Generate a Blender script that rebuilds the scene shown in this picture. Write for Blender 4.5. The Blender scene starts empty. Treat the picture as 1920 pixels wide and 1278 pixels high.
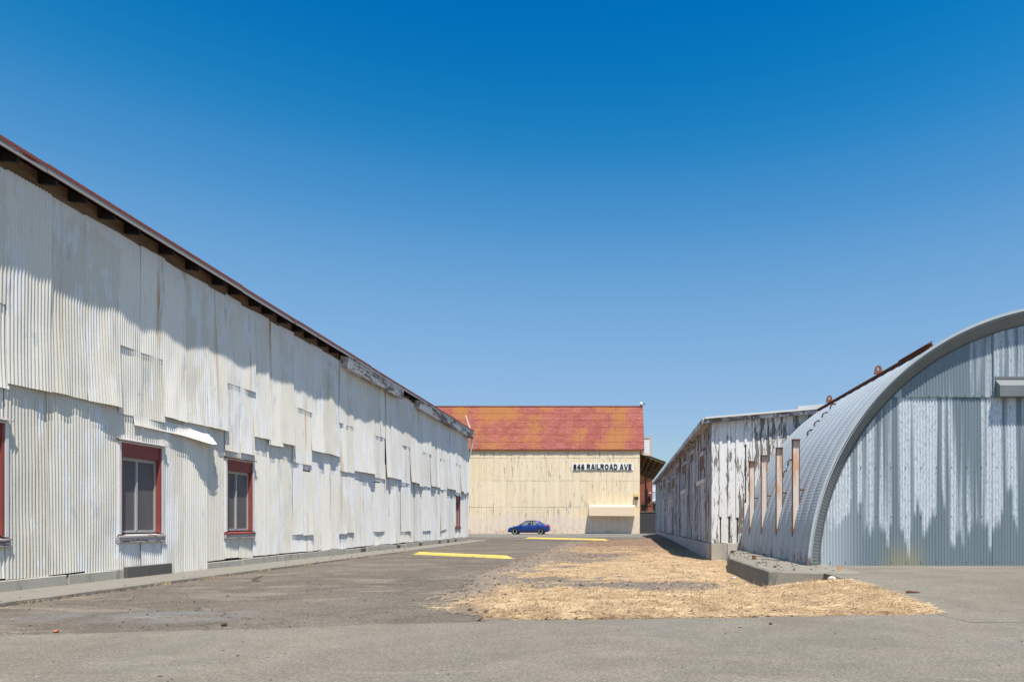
import bpy, bmesh, math, random
import numpy as np
from mathutils import Vector, Matrix, noise as mnoise
R = math.radians
rng = random.Random(7)
npr = np.random.RandomState(11)
scene = bpy.context.scene
COL = scene.collection

# ------------------------------------------------------------------ camera, light
H = 1.22                      # eye height
cam_d = bpy.data.cameras.new('camera')
cam = bpy.data.objects.new('camera', cam_d)
COL.objects.link(cam)
cam.location = (0, 0, H)
cam.rotation_euler = (R(90), 0, 0)          # level view along +Y, a shift lens
cam_d.sensor_width = 36.0
cam_d.lens = 24.0
cam_d.shift_x = -(1165 - 960) / 1920
cam_d.shift_y = (979 - 639) / 1920
cam_d.clip_start = 0.1
cam_d.clip_end = 5000
scene.camera = cam

SUN = Vector((0.19, -0.38, 1.0)).normalized()
SUN_EL = math.asin(SUN.z)
SUN_AZ = math.atan2(SUN.x, SUN.y)
world = bpy.data.worlds.new('World')
scene.world = world
world.use_nodes = True
wn = world.node_tree.nodes
wl = world.node_tree.links
for n in list(wn):
    wn.remove(n)
w_out = wn.new('ShaderNodeOutputWorld')
w_bg = wn.new('ShaderNodeBackground')
sky = wn.new('ShaderNodeTexSky')
sky.sky_type = 'NISHITA'
sky.sun_disc = False
sky.sun_elevation = SUN_EL
sky.sun_rotation = SUN_AZ
sky.altitude = 0
sky.air_density = 1.5
sky.dust_density = 0.6
sky.ozone_density = 5.0
w_bg.inputs['Strength'].default_value = 0.1
w_hs = wn.new('ShaderNodeHueSaturation')
w_hs.inputs['Saturation'].default_value = 1.45
wl.new(sky.outputs['Color'], w_hs.inputs['Color'])
# tone curve of the whole sky dome (as a polarised, graded exposure shows it)
def lin(c):
    c /= 255; return c / 12.92 if c <= 0.04045 else ((c + 0.055) / 1.055) ** 2.4
W_K = 0.1 * 2 ** 0.4
w_in = wn.new('ShaderNodeVectorMath'); w_in.operation = 'SCALE'; w_in.inputs['Scale'].default_value = W_K
w_cv = wn.new('ShaderNodeRGBCurve')
for ch, pairs in enumerate((
        ((21, 2), (32, 20), (49, 66), (76, 110), (106, 133), (140, 149)),
        ((114, 108), (121, 122), (132, 142), (151, 165), (173, 179), (196, 188)),
        ((183, 182), (191, 191), (199, 204), (212, 216), (223, 224), (229, 227)))):
    cv = w_cv.mapping.curves[ch]
    for a, b in pairs:
        cv.points.new(lin(a), lin(b))
    cv.points[0].location = (0, 0)
    cv.points[len(cv.points) - 1].location = (1, (.55, .72, .9)[ch])
w_cv.mapping.update()
w_ou = wn.new('ShaderNodeVectorMath'); w_ou.operation = 'SCALE'; w_ou.inputs['Scale'].default_value = 1 / W_K
wl.new(w_hs.outputs['Color'], w_in.inputs[0]); wl.new(w_in.outputs[0], w_cv.inputs['Color'])
wl.new(w_cv.outputs['Color'], w_ou.inputs[0]); wl.new(w_ou.outputs[0], w_bg.inputs['Color'])
wl.new(w_bg.outputs['Background'], w_out.inputs['Surface'])

sun_d = bpy.data.lights.new('sun', 'SUN')
sun_d.energy = 5.0
sun_d.angle = R(0.53)
sun_d.color = (1.0, 0.935, 0.835)
sun = bpy.data.objects.new('sun', sun_d)
COL.objects.link(sun)
sun.rotation_euler = SUN.to_track_quat('Z', 'Y').to_euler()
sun.location = (10, -20, 60)

vs = scene.view_settings
vs.view_transform = 'Standard'
vs.look = 'None'
vs.exposure = 0.4
vs.gamma = 1.0
vs.use_curve_mapping = False

# ------------------------------------------------------------------ helpers
def srgb(r, g, b):
    f = lambda c: (c / 12.92 if c <= 0.04045 else ((c + 0.055) / 1.055) ** 2.4)
    return (f(r / 255), f(g / 255), f(b / 255))

class NT:
    """small builder for a node material"""
    def __init__(self, name):
        self.m = bpy.data.materials.new(name)
        self.m.use_nodes = True
        self.t = self.m.node_tree
        for n in list(self.t.nodes):
            self.t.nodes.remove(n)
        self.out = self.t.nodes.new('ShaderNodeOutputMaterial')
        self._pos = None
    def new(self, k):
        return self.t.nodes.new(k)
    def link(self, a, b):
        self.t.links.new(a, b)
    def put(self, sock, v):
        if hasattr(v, 'is_linked') or isinstance(v, bpy.types.NodeSocket):
            self.link(v, sock)
        elif isinstance(v, (tuple, list)) and len(v) == 3 and sock.type == 'RGBA':
            sock.default_value = (*v, 1)
        else:
            sock.default_value = v
    @property
    def pos(self):
        if self._pos is None:
            self._pos = self.new('ShaderNodeNewGeometry').outputs['Position']
        return self._pos
    def normal(self):
        return self.new('ShaderNodeNewGeometry').outputs['Normal']
    def scale(self, s, v=None, off=None):
        n = self.new('ShaderNodeVectorMath'); n.operation = 'MULTIPLY'
        self.put(n.inputs[0], v if v is not None else self.pos)
        n.inputs[1].default_value = s
        o = n.outputs[0]
        if off is not None:
            a = self.new('ShaderNodeVectorMath'); a.operation = 'ADD'
            self.put(a.inputs[0], o); self.put(a.inputs[1], off)
            o = a.outputs[0]
        return o
    def noise(self, s=(1, 1, 1), scale=1.0, detail=4.0, rough=0.55, dist=0.0, off=None):
        n = self.new('ShaderNodeTexNoise')
        self.put(n.inputs['Vector'], self.scale(s, off=off))
        n.inputs['Scale'].default_value = scale
        n.inputs['Detail'].default_value = detail
        n.inputs['Roughness'].default_value = rough
        n.inputs['Distortion'].default_value = dist
        return n.outputs['Fac']
    def vor(self, s=(1, 1, 1), scale=1.0, feature='F1', out='Distance'):
        n = self.new('ShaderNodeTexVoronoi')
        n.feature = feature
        self.put(n.inputs['Vector'], self.scale(s))
        n.inputs['Scale'].default_value = scale
        return n.outputs[out]
    def ramp(self, fac, stops, interp='LINEAR'):
        n = self.new('ShaderNodeValToRGB')
        n.color_ramp.interpolation = interp
        e = n.color_ramp.elements
        while len(e) < len(stops):
            e.new(0.5)
        for k, (p, c) in enumerate(stops):
            e[k].position = p
            e[k].color = (*c, 1) if isinstance(c, (tuple, list)) else (c, c, c, 1)
        self.put(n.inputs['Fac'], fac)
        return n.outputs['Color']
    def step(self, fac, a, b):
        n = self.new('ShaderNodeMapRange')
        n.interpolation_type = 'SMOOTHSTEP'
        self.put(n.inputs['Value'], fac)
        n.inputs['From Min'].default_value = a
        n.inputs['From Max'].default_value = b
        return n.outputs['Result']
    def math(self, op, a, b=0.0, clamp=False):
        n = self.new('ShaderNodeMath'); n.operation = op; n.use_clamp = clamp
        self.put(n.inputs[0], a); self.put(n.inputs[1], b)
        return n.outputs[0]
    def mix(self, fac, a, b, mode='MIX'):
        n = self.new('ShaderNodeMix'); n.data_type = 'RGBA'; n.blend_type = mode
        self.put(n.inputs[0], fac); self.put(n.inputs[6], a); self.put(n.inputs[7], b)
        return n.outputs[2]
    def sep(self, v=None):
        n = self.new('ShaderNodeSeparateXYZ')
        self.put(n.inputs[0], v if v is not None else self.pos)
        return n.outputs
    def rand(self):
        return self.new('ShaderNodeObjectInfo').outputs['Random']
    def bump(self, h, strength=0.3, dist=0.01):
        n = self.new('ShaderNodeBump')
        n.inputs['Strength'].default_value = strength
        n.inputs['Distance'].default_value = dist
        self.put(n.inputs['Height'], h)
        return n.outputs['Normal']
    def done(self, color, rough=0.7, metal=0.0, normal=None, spec=0.5, coat=0.0):
        p = self.new('ShaderNodeBsdfPrincipled')
        self.put(p.inputs['Base Color'], color)
        self.put(p.inputs['Roughness'], rough)
        self.put(p.inputs['Metallic'], metal)
        p.inputs['Specular IOR Level'].default_value = spec
        p.inputs['Coat Weight'].default_value = coat
        if normal is not None:
            self.put(p.inputs['Normal'], normal)
        self.link(p.outputs[0], self.out.inputs['Surface'])
        return self.m

def plain(name, c, rough=0.7, metal=0.0, var=0.25, vscale=6.0, stretch=(1, 1, 1), spec=0.4, bump=0.0):
    n = NT(name)
    f = n.noise(stretch, vscale, 5, 0.6)
    col = n.mix(f, tuple(max(0, x * (1 - var)) for x in c), tuple(min(1, x * (1 + var)) for x in c))
    nm = n.bump(f, bump, 0.01) if bump else None
    return n.done(col, rough, metal, nm, spec)

class MB:
    """collects geometry for ONE mesh"""
    def __init__(self):
        self.v = []; self.f = []
    def quad(self, a, b, c, d):
        k = len(self.v); self.v += [a, b, c, d]; self.f.append((k, k + 1, k + 2, k + 3)); return self
    def poly(self, pts):
        k = len(self.v); self.v += pts; self.f.append(tuple(range(k, k + len(pts)))); return self
    def box(self, x0, x1, y0, y1, z0, z1):
        k = len(self.v)
        self.v += [(x0, y0, z0), (x1, y0, z0), (x1, y1, z0), (x0, y1, z0), (x0, y0, z1), (x1, y0, z1), (x1, y1, z1), (x0, y1, z1)]
        for q in ((0, 3, 2, 1), (4, 5, 6, 7), (0, 1, 5, 4), (1, 2, 6, 5), (2, 3, 7, 6), (3, 0, 4, 7)):
            self.f.append(tuple(k + i for i in q))
        return self
    def hexa(self, p):       # eight corners, bottom ring then top ring
        k = len(self.v); self.v += [tuple(q) for q in p]
        for q in ((0, 3, 2, 1), (4, 5, 6, 7), (0, 1, 5, 4), (1, 2, 6, 5), (2, 3, 7, 6), (3, 0, 4, 7)):
            self.f.append(tuple(k + i for i in q))
        return self
    def prism(self, pts, axis, a, b):   # polygon extruded along an axis
        def P(u, w, t):
            return {'x': (t, u, w), 'y': (u, t, w), 'z': (u, w, t)}[axis]
        k = len(self.v); n = len(pts)
        self.v += [P(u, w, a) for u, w in pts] + [P(u, w, b) for u, w in pts]
        self.f.append(tuple(k + i for i in range(n))[::-1]); self.f.append(tuple(k + n + i for i in range(n)))
        for i in range(n):
            j = (i + 1) % n
            self.f.append((k + i, k + j, k + n + j, k + n + i))
        return self
    def grid(self, rows):     # rows of points
        k = len(self.v); m = len(rows[0])
        for r in rows:
            self.v += list(r)
        for i in range(len(rows) - 1):
            for j in range(m - 1):
                a = k + i * m + j
                self.f.append((a, a + 1, a + m + 1, a + m))
        return self
    def tube(self, pts, r, seg=8):
        pts = [Vector(p) for p in pts]
        rings = []
        for i, p in enumerate(pts):
            d = (pts[min(i + 1, len(pts) - 1)] - pts[max(i - 1, 0)]).normalized()
            a = d.orthogonal().normalized(); b = d.cross(a)
            rr = r[i] if isinstance(r, (list, tuple)) else r
            rings.append([tuple(p + (a * math.cos(t) + b * math.sin(t)) * rr) for t in [2 * math.pi * s / seg for s in range(seg)]])
        # keep ring frames aligned
        k = len(self.v)
        for g in rings:
            self.v += g
        for i in range(len(rings) - 1):
            for s in range(seg):
                s2 = (s + 1) % seg
                self.f.append((k + i * seg + s, k + i * seg + s2, k + (i + 1) * seg + s2, k + (i + 1) * seg + s))
        self.f.append(tuple(k + s for s in range(seg))[::-1]); self.f.append(tuple(k + (len(rings) - 1) * seg + s for s in range(seg)))
        return self
    def mesh(self, name, mat, smooth=False):
        me = bpy.data.meshes.new(name)
        me.from_pydata(self.v, [], self.f)
        me.materials.append(mat)
        if smooth:
            me.polygons.foreach_set('use_smooth', [True] * len(me.polygons))
        me.update()
        return me
    def build(self, name, mat, parent=None, smooth=False, bevel=0.0, fix=False):
        me = self.mesh(name, mat, smooth)
        if bevel or fix:
            bm = bmesh.new(); bm.from_mesh(me)
            bmesh.ops.recalc_face_normals(bm, faces=bm.faces)
            if bevel:
                bmesh.ops.bevel(bm, geom=list(bm.edges), offset=bevel, segments=1, affect='EDGES', clamp_overlap=True)
            bm.to_mesh(me); bm.free()
        return link(name, me, parent)

def link(name, me, parent=None):
    o = bpy.data.objects.new(name, me)
    COL.objects.link(o)
    if parent is not None:
        o.parent = parent
        # parts are modelled in world coordinates: undo the offset of the things above them
        q = parent; off = Vector((0, 0, 0))
        while q is not None:
            off += q.location; q = q.parent
        o.location = -off if parent.parent is None else Vector((0, 0, 0))
        if parent.parent is not None:
            o.location = (0, 0, 0)
    return o

def thing(name, label, cat, loc=(0, 0, 0), group=None):
    o = bpy.data.objects.new(name, None)
    o.empty_display_size = 0.3
    COL.objects.link(o)
    o.location = loc
    o['label'] = label; o['category'] = cat
    if group: o['group'] = group
    return o

def tag(o, label, cat, group=None):
    o['label'] = label; o['category'] = cat
    if group: o['group'] = group
    return o

def struct(o):
    o['kind'] = 'structure'; return o

def pn(x, y, z=0.0):
    return mnoise.noise(Vector((x, y, z)))

def sstep(a, b, x):
    t = min(1, max(0, (x - a) / (b - a))); return t * t * (3 - 2 * t)

def lerp_tab(tab, y):
    if y <= tab[0][0]: return tab[0][1]
    for (a, va), (b, vb) in zip(tab, tab[1:]):
        if y <= b:
            return va + (vb - va) * (y - a) / (b - a)
    return tab[-1][1]

# ------------------------------------------------------------------ materials
def m_shed_sheet(name, warm=True):
    n = NT(name)
    r = n.rand()
    cream = n.mix(r, (0.62, 0.59, 0.505), (0.76, 0.735, 0.665))
    # bluish white areas where the cream coat has chalked away
    a = n.noise((1, 1.0, 0.55), 0.75, 5, 0.62, 0.5)
    a2 = n.noise((1, 3.5, 0.35), 1.6, 4, 0.6)
    am = n.step(n.math('ADD', a, n.math('MULTIPLY', n.math('SUBTRACT', a2, 0.5), 0.55)), 0.53, 0.585)
    pale = n.mix(n.noise((1, 6, 1.2), 2.0, 4), (0.62, 0.635, 0.645), (0.80, 0.80, 0.795))
    yz = n.sep()
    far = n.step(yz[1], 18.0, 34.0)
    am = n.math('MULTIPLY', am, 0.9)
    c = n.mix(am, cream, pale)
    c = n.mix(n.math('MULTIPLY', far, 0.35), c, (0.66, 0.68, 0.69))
    # blue-grey blotches of bare metal
    b = n.step(n.noise((1, 2.4, 0.8), 1.1, 5, 0.6, 0.3), 0.62, 0.68)
    c = n.mix(n.math('MULTIPLY', b, 0.5), c, (0.41, 0.46, 0.51))
    tp = n.step(n.math('ADD', yz[2], n.math('MULTIPLY', n.noise((1, 2.2, 1), 1.0, 4), 0.8)), 7.20, 7.36)
    c = n.mix(n.math('MULTIPLY', tp, 0.8), c, (0.72, 0.735, 0.75))
    # rust runs
    s = n.step(n.noise((1, 2.8, 0.22), 0.9, 5, 0.65), 0.54, 0.68)
    s2 = n.step(n.noise((1, 11, 0.25), 1.0, 3, 0.6), 0.46, 0.60)
    c = n.mix(n.math('MULTIPLY', n.math('MULTIPLY', s, s2), n.math('ADD', 0.45, n.math('MULTIPLY', n.step(r, .6, .8), .5))), c, (0.40, 0.24, 0.10))
    # fine dirty runs
    d = n.step(n.noise((1, 9, 0.35), 2.2, 5, 0.7), 0.56, 0.78)
    c = n.mix(n.math('MULTIPLY', d, 0.42), c, (0.25, 0.225, 0.19))
    g = n.noise((1, 1, 1), 38, 3)
    c = n.mix(0.16, c, n.ramp(g, [(0.3, 0.25), (0.7, 0.85)]), 'OVERLAY')
    return n.done(c, 0.62, 0.0, n.bump(g, 0.08, 0.004), 0.35)

def m_galv(name, kind):
    n = NT(name)
    p = n.sep()
    if kind == 'end':
        base = n.mix(n.noise((3.2, 1, 0.18), 1.2, 4), (0.155, 0.207, 0.238), (0.225, 0.28, 0.315))
        w1 = n.noise((2.7, 0.0, 0.05), 1.0, 3, 0.55)
        col = n.step(w1, 0.425, 0.50)
        q = n.math('MULTIPLY', n.math('FLOOR', n.math('DIVIDE', p[0], .0677)), .0677)
        qv = n.new('ShaderNodeCombineXYZ'); n.put(qv.inputs[0], q)
        def n1(sc, d):
            t = n.new('ShaderNodeTexNoise'); n.put(t.inputs['Vector'], qv.outputs[0]); t.inputs['Scale'].default_value = sc; t.inputs['Detail'].default_value = d
            return t.outputs['Fac']
        hi = n.math('ADD', n.math('MULTIPLY', n1(2.6, 1), .72), n.math('MULTIPLY', n1(13.0, 2), .28))
        lo_cut = n.math('ADD', n.math('MULTIPLY', hi, 6.2), -1.95)
        up = n.step(n.math('ADD', n.math('SUBTRACT', p[2], lo_cut), n.math('MULTIPLY', n.noise((30, 1, 8), 1.0, 3), .3)), 0.05, 0.35)
        # above the lap a fresh set of streaks
        col2 = n.step(n.noise((3.6, 0.0, 0.12), 1.0, 3, 0.55, off=(4.3, 0, 0)), 0.48, 0.58)
        above = n.math('GREATER_THAN', p[2], 4.03)
        mask = n.math('ADD', n.math('MULTIPLY', n.math('MULTIPLY', col, up), n.math('SUBTRACT', 1.0, above)), n.math('MULTIPLY', n.math('MULTIPLY', col2, above), 0.75))
        fl = n.noise((7, 1, 1.6), 6, 5, 0.7)
        mask = n.math('MULTIPLY', mask, n.step(fl, 0.26, 0.56))
        edge = n.step(p[0], 5.6, 4.6)
        mask = n.math('MAXIMUM', mask, n.math('MULTIPLY', edge, 0.55))
        c = n.mix(n.math('MULTIPLY', mask, 0.9), base, (0.68, 0.73, 0.775))
        rs = n.math('MULTIPLY', n.step(n.math('ABSOLUTE', n.math('SUBTRACT', p[0], 6.35)), 0.75, 0.1), n.step(p[2], 0.95, 0.3))
        c = n.mix(n.math('MULTIPLY', rs, n.math('ADD', n.math('MULTIPLY', n.noise((5, 1, 1), 3, 4), 0.8), 0.05)), c, (0.42, 0.35, 0.14))
        return n.done(c, 0.55, 0.25, None, 0.4)
    if kind == 'skin':
        base = n.mix(n.noise((1, 1, 1), 1.3, 5), (0.35, 0.395, 0.41), (0.50, 0.54, 0.555))
        c = n.mix(n.math('MULTIPLY', n.step(n.noise((1, 9, 1), 3, 4), 0.55, 0.7), 0.3), base, (0.58, 0.62, 0.66))
        low = n.step(p[2], 0.75, 0.25)
        c = n.mix(n.math('MULTIPLY', low, n.step(n.noise((3, 6, 2), 2, 5), 0.48, 0.62)), c, (0.16, 0.09, 0.055))
        return n.done(c, 0.6, 0.12, None, 0.35)
    c = n.mix(n.noise((1, 1, 1), 2.3, 5), (0.14, 0.158, 0.162), (0.22, 0.238, 0.242))
    return n.done(c, 0.5, 0.2, None, 0.4)

def m_peel(name, paint, wood, amount, along='z', warmpatch=False):
    n = NT(name)
    st = {'z': (7, 7, 0.9), 'y': (6, 0.9, 6)}[along]
    st2 = {'z': (26, 26, 3.0), 'y': (20, 3.0, 20)}[along]
    p = n.sep()
    board = n.noise({'z': (3.1, 3.1, 0.12), 'y': (1, .3, 3)}[along], 1.0, 2, 0.5)
    a = n.noise(st, 0.9, 6, 0.68, 0.6)
    b = n.noise(st2, 1.0, 4, 0.7)
    f = n.math('ADD', n.math('ADD', n.math('MULTIPLY', a, 0.56), n.math('MULTIPLY', b, 0.40)), n.math('MULTIPLY', board, 0.40))
    m = n.step(f, amount - 0.012, amount + 0.012)
    g = n.noise({'z': (60, 60, 2.0), 'y': (60, 2, 60)}[along], 1.0, 4, 0.6)
    w = n.mix(g, tuple(x * 0.55 for x in wood), tuple(min(1, x * 1.5) for x in wood))
    pt = n.mix(n.noise((2, 2, 2), 2.0, 4), paint, tuple(x * 0.86 for x in paint))
    pt = n.mix(n.math('MULTIPLY', n.step(g, 0.55, 0.8), 0.25), pt, tuple(x * 0.6 for x in paint))
    c = n.mix(m, pt, w)
    h = n.math('ADD', n.math('MULTIPLY', n.math('SUBTRACT', 1.0, m), 0.6), n.math('MULTIPLY', g, 0.4))
    return n.done(c, 0.75, 0.0, n.bump(h, 0.45, 0.006), 0.3)

def m_asphalt(name, c0, c1, patch, patch_amt, kind='old'):
    n = NT(name)
    big = n.noise((1, 1, 1), 0.35, 5, 0.6)
    mid = n.noise((1, 1, 1), 1.7, 6, 0.65)
    c = n.mix(n.step(n.math('ADD', n.math('MULTIPLY', big, 0.55), n.math('MULTIPLY', mid, 0.45)), 0.36, 0.64), c0, c1)
    st = n.noise((0.55, 1.6, 1), 0.8, 6, 0.7, 0.6, off=(3.1, 7.7, 0))
    c = n.mix(n.math('MULTIPLY', n.step(st, 0.52, 0.64), patch_amt), c, patch)
    # aggregate
    v = n.vor((1, 1, 1), 85 if kind == 'front' else 55, 'F1', 'Color')
    vg = n.sep(v)[0]
    c = n.mix(0.36 if kind == 'front' else 0.5, c, n.ramp(vg, [(0.0, 0.06), (0.25, 0.40), (0.75, 0.58), (1.0, 0.95)]), 'OVERLAY')
    sp = n.noise((1, 1, 1), 40 if kind == 'front' else 24, 4, 0.75)
    c = n.mix(0.40 if kind == 'front' else 0.5, c, n.ramp(sp, [(0.32, 0.12), (0.5, 0.5), (0.68, 0.88)]), 'OVERLAY')
    if kind == 'front':
        tar = n.step(n.noise((0.8, 0.8, 1), 0.6, 6, 0.7, off=(9, 2, 0)), 0.54, 0.66)
        c = n.mix(n.math('MULTIPLY', tar, 0.28), c, (0.15, 0.145, 0.135))
    if kind == 'old':
        yy = n.sep()
        # bluish grey seal smear and dark seam of fresh patching near the crossing lane
        wob = n.math('MULTIPLY', n.math('SUBTRACT', n.noise((1, 1, 1), 1.1, 5), 0.5), 0.9)
        a = n.math('ABSOLUTE', n.math('SUBTRACT', n.math('ADD', yy[1], wob), 8.9))
        bm_ = n.math('MULTIPLY', n.step(a, 0.8, 0.2), n.step(n.math('ABSOLUTE', n.math('ADD', yy[0], 6.3)), 2.4, 0.6))
        c = n.mix(n.math('MULTIPLY', n.math('MULTIPLY', bm_, n.step(mid, 0.38, 0.6)), 0.6), c, (0.17, 0.172, 0.175))
    if kind == 'old':
        # cracks: edges of large wandering cells, only here and there
        wv = n.new('ShaderNodeTexNoise'); n.put(wv.inputs['Vector'], n.pos); wv.inputs['Scale'].default_value = 1.3; wv.inputs['Detail'].default_value = 5
        vv = n.new('ShaderNodeTexVoronoi'); vv.feature = 'DISTANCE_TO_EDGE'; vv.inputs['Scale'].default_value = .42
        n.put(vv.inputs['Vector'], n.scale((1, 1, 0), off=n.scale((.9, .9, 0), wv.outputs['Color'])))
        cr = n.math('MULTIPLY', n.step(vv.outputs['Distance'], .007, .002), n.step(n.noise((1, 1, 1), .5, 3, .5, off=(5, 5, 0)), .46, .54))
        c = n.mix(n.math('MULTIPLY', cr, .75), c, (.035, .03, .025))
    hh = n.math('ADD', n.math('MULTIPLY', vg, 0.5), n.math('MULTIPLY', sp, 0.5))
    return n.done(c, 0.9, 0.0, n.bump(hh, 0.5, 0.012), 0.25)

def m_concrete(name, c0, c1, dark=0.3):
    n = NT(name)
    a = n.noise((1, 1, 1), 1.6, 6, 0.65)
    c = n.mix(a, c0, c1)
    s = n.step(n.noise((3, 3, 0.4), 1.3, 5, 0.65), 0.54, 0.68)
    c = n.mix(n.math('MULTIPLY', s, dark), c, tuple(x * 0.42 for x in c0))
    g = n.noise((1, 1, 1), 45, 4, 0.7)
    c = n.mix(0.35, c, n.ramp(g, [(0.3, 0.25), (0.7, 0.75)]), 'OVERLAY')
    return n.done(c, 0.88, 0.0, n.bump(g, 0.35, 0.008), 0.25)

def m_facade():
    n = NT('cream_flaking_metal')
    p = n.sep()
    r = n.rand()
    c = n.mix(r, (0.80, 0.645, 0.425), (0.86, 0.71, 0.49))
    fl = n.math('ADD', n.math('MULTIPLY', n.noise((4.6, 1, 0.55), 1.0, 6, 0.74, 0.3), 0.6), n.math('MULTIPLY', n.noise((0.3, 1, 0.3), 1.0, 3), 0.25))
    vseam = n.noise((9, 1, 0.5), 1.0, 5, 0.7)
    m = n.math('MAXIMUM', n.step(fl, 0.482, 0.51), n.math('MULTIPLY', n.step(vseam, 0.585, 0.635), 0.8))
    c = n.mix(n.math('MULTIPLY', m, 0.85), c, (0.30, 0.26, 0.25))
    pt_ = n.step(n.math('ADD', n.math('MULTIPLY', n.noise((1.5, 1, 0.8), 1.0, 5, 0.7), .7), n.math('MULTIPLY', n.noise((9, 1, 5), 1.0, 4, 0.7), .3)), .60, .64)
    c = n.mix(n.math('MULTIPLY', pt_, 0.7), c, (0.40, 0.35, 0.345))
    low = n.step(n.math('ADD', p[2], n.math('MULTIPLY', n.noise((0.5, 1, 1), 0.8, 5), 3.0)), 4.0, 2.9)
    c = n.mix(n.math('MULTIPLY', low, 0.7), c, (0.74, 0.62, 0.52))
    pk = n.math('MULTIPLY', n.step(p[2], 1.3, 0.1), n.step(n.noise((1.8, 1, 1.2), 1.5, 5, 0.7), 0.48, 0.64))
    c = n.mix(n.math('MULTIPLY', pk, 0.65), c, (0.50, 0.27, 0.21))
    lap = n.step(n.noise((5, 1, 2.5), 2.0, 4, 0.7), 0.6, 0.7)
    band = n.step(n.math('ABSOLUTE', n.math('SUBTRACT', p[2], 7.75)), 0.35, 0.05)
    c = n.mix(n.math('MULTIPLY', n.math('MULTIPLY', lap, band), 0.8), c, (0.30, 0.27, 0.26))
    return n.done(c, 0.7, 0.0, None, 0.3)

def m_red_roof():
    n = NT('red_roof_paint')
    r = n.rand()
    c = n.mix(r, (0.225, 0.055, 0.040), (0.28, 0.075, 0.055))
    pk = n.step(n.noise((1.0, 2.4, 3.2), 1.6, 6, 0.78, 0.5), 0.46, 0.66)
    c = n.mix(n.math('MULTIPLY', pk, 0.65), c, (0.38, 0.18, 0.15))
    li = n.math('ADD', n.math('MULTIPLY', n.noise((0.30, 0.2, 0.2), 1.0, 4, 0.6, off=(1.7, 0, 0)), 0.75), n.math('MULTIPLY', n.noise((2.2, 2, 2), 1.6, 5, 0.7), 0.3))
    c = n.mix(n.math('MULTIPLY', n.math('MULTIPLY', n.step(li, 0.49, 0.60), n.step(n.noise((3, 3, 5), 1.5, 5, .75), .28, .5)), 0.85), c, (0.33, 0.14, 0.035))
    dk = n.step(n.noise((5, 2, 2), 1.0, 4, 0.7), 0.58, 0.75)
    c = n.mix(n.math('MULTIPLY', dk, 0.5), c, (0.19, 0.09, 0.06))
    return n.done(c, 0.75, 0.0, None, 0.25)

def m_rust(name='rusty_steel', c0=(0.075, 0.032, 0.022), c1=(0.17, 0.07, 0.04)):
    n = NT(name)
    a = n.noise((1, 1, 1), 9, 6, 0.7)
    c = n.mix(a, c0, c1)
    return n.done(c, 0.85, 0.0, n.bump(a, 0.3, 0.01), 0.2)

def m_post():
    n = NT('grey_paint_rust_bleeding')
    p = n.sep()
    a = n.noise((9, 9, 1.6), 1.0, 5, 0.65)
    top = n.step(p[2], 1.3, 2.9)
    f = n.math('ADD', a, n.math('MULTIPLY', top, 0.16))
    c = n.mix(n.step(f, 0.56, 0.74), (0.64, 0.59, 0.54), (0.60, 0.35, 0.19))
    return n.done(c, 0.7, 0.0, None, 0.3)

def m_eave_rust():
    n = NT('grey_drip_edge_with_rust')
    a = n.noise((1, 0.5, 3), 1.0, 5, 0.7)
    c = n.mix(n.step(a, 0.55, 0.64), (0.36, 0.34, 0.32), (0.22, 0.055, 0.035))
    return n.done(c, 0.65, 0.0, None, 0.3)

def m_dirt():
    n = NT('dry_soil_and_straw')
    p = n.sep()
    a = n.noise((0.5, 0.9, 1), 0.75, 6, 0.62, 0.5)
    straw = n.mix(n.noise((1, 4, 1), 5, 5, 0.7), (0.32, 0.21, 0.115), (0.49, 0.345, 0.20))
    grey = n.mix(n.noise((1, 1, 1), 9, 5, 0.7), (0.13, 0.108, 0.088), (0.25, 0.21, 0.17))
    brown = n.mix(n.noise((1, 1, 1), 4, 5, 0.7), (0.17, 0.105, 0.065), (0.33, 0.22, 0.14))
    at = n.new('ShaderNodeAttribute'); at.attribute_name = 'straw'
    sm = n.math('ADD', at.outputs['Fac'], n.math('MULTIPLY', n.math('SUBTRACT', n.noise((1, 1.6, 1), 7, 5, 0.7), 0.5), 0.9))
    c = n.mix(n.step(sm, 0.25, 0.75), grey, straw)
    farm = n.step(p[1], 20.0, 34.0)
    c = n.mix(n.math('MULTIPLY', farm, 0.85), c, brown)
    # dusty grey strip on the worn left side
    lf = n.step(n.math('ADD', p[0], n.math('MULTIPLY', n.noise((1, 0.4, 1), 1.2, 4), 1.2)), -1.2, -2.0)
    c = n.mix(n.math('MULTIPLY', lf, 0.8), c, (0.235, 0.195, 0.155))
    g = n.noise((1, 1, 1), 30, 5, 0.75)
    c = n.mix(0.6, c, n.ramp(g, [(0.3, 0.15), (0.5, 0.5), (0.72, 0.85)]), 'OVERLAY')
    return n.done(c, 0.95, 0.0, n.bump(g, 0.8, 0.03), 0.1)

def m_straw(name, c0, c1):
    n = NT(name)
    at = n.new('ShaderNodeAttribute'); at.attribute_name = 'tint'
    c = n.mix(at.outputs['Fac'], c0, c1)
    return n.done(c, 0.7, 0.0, None, 0.3)

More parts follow.
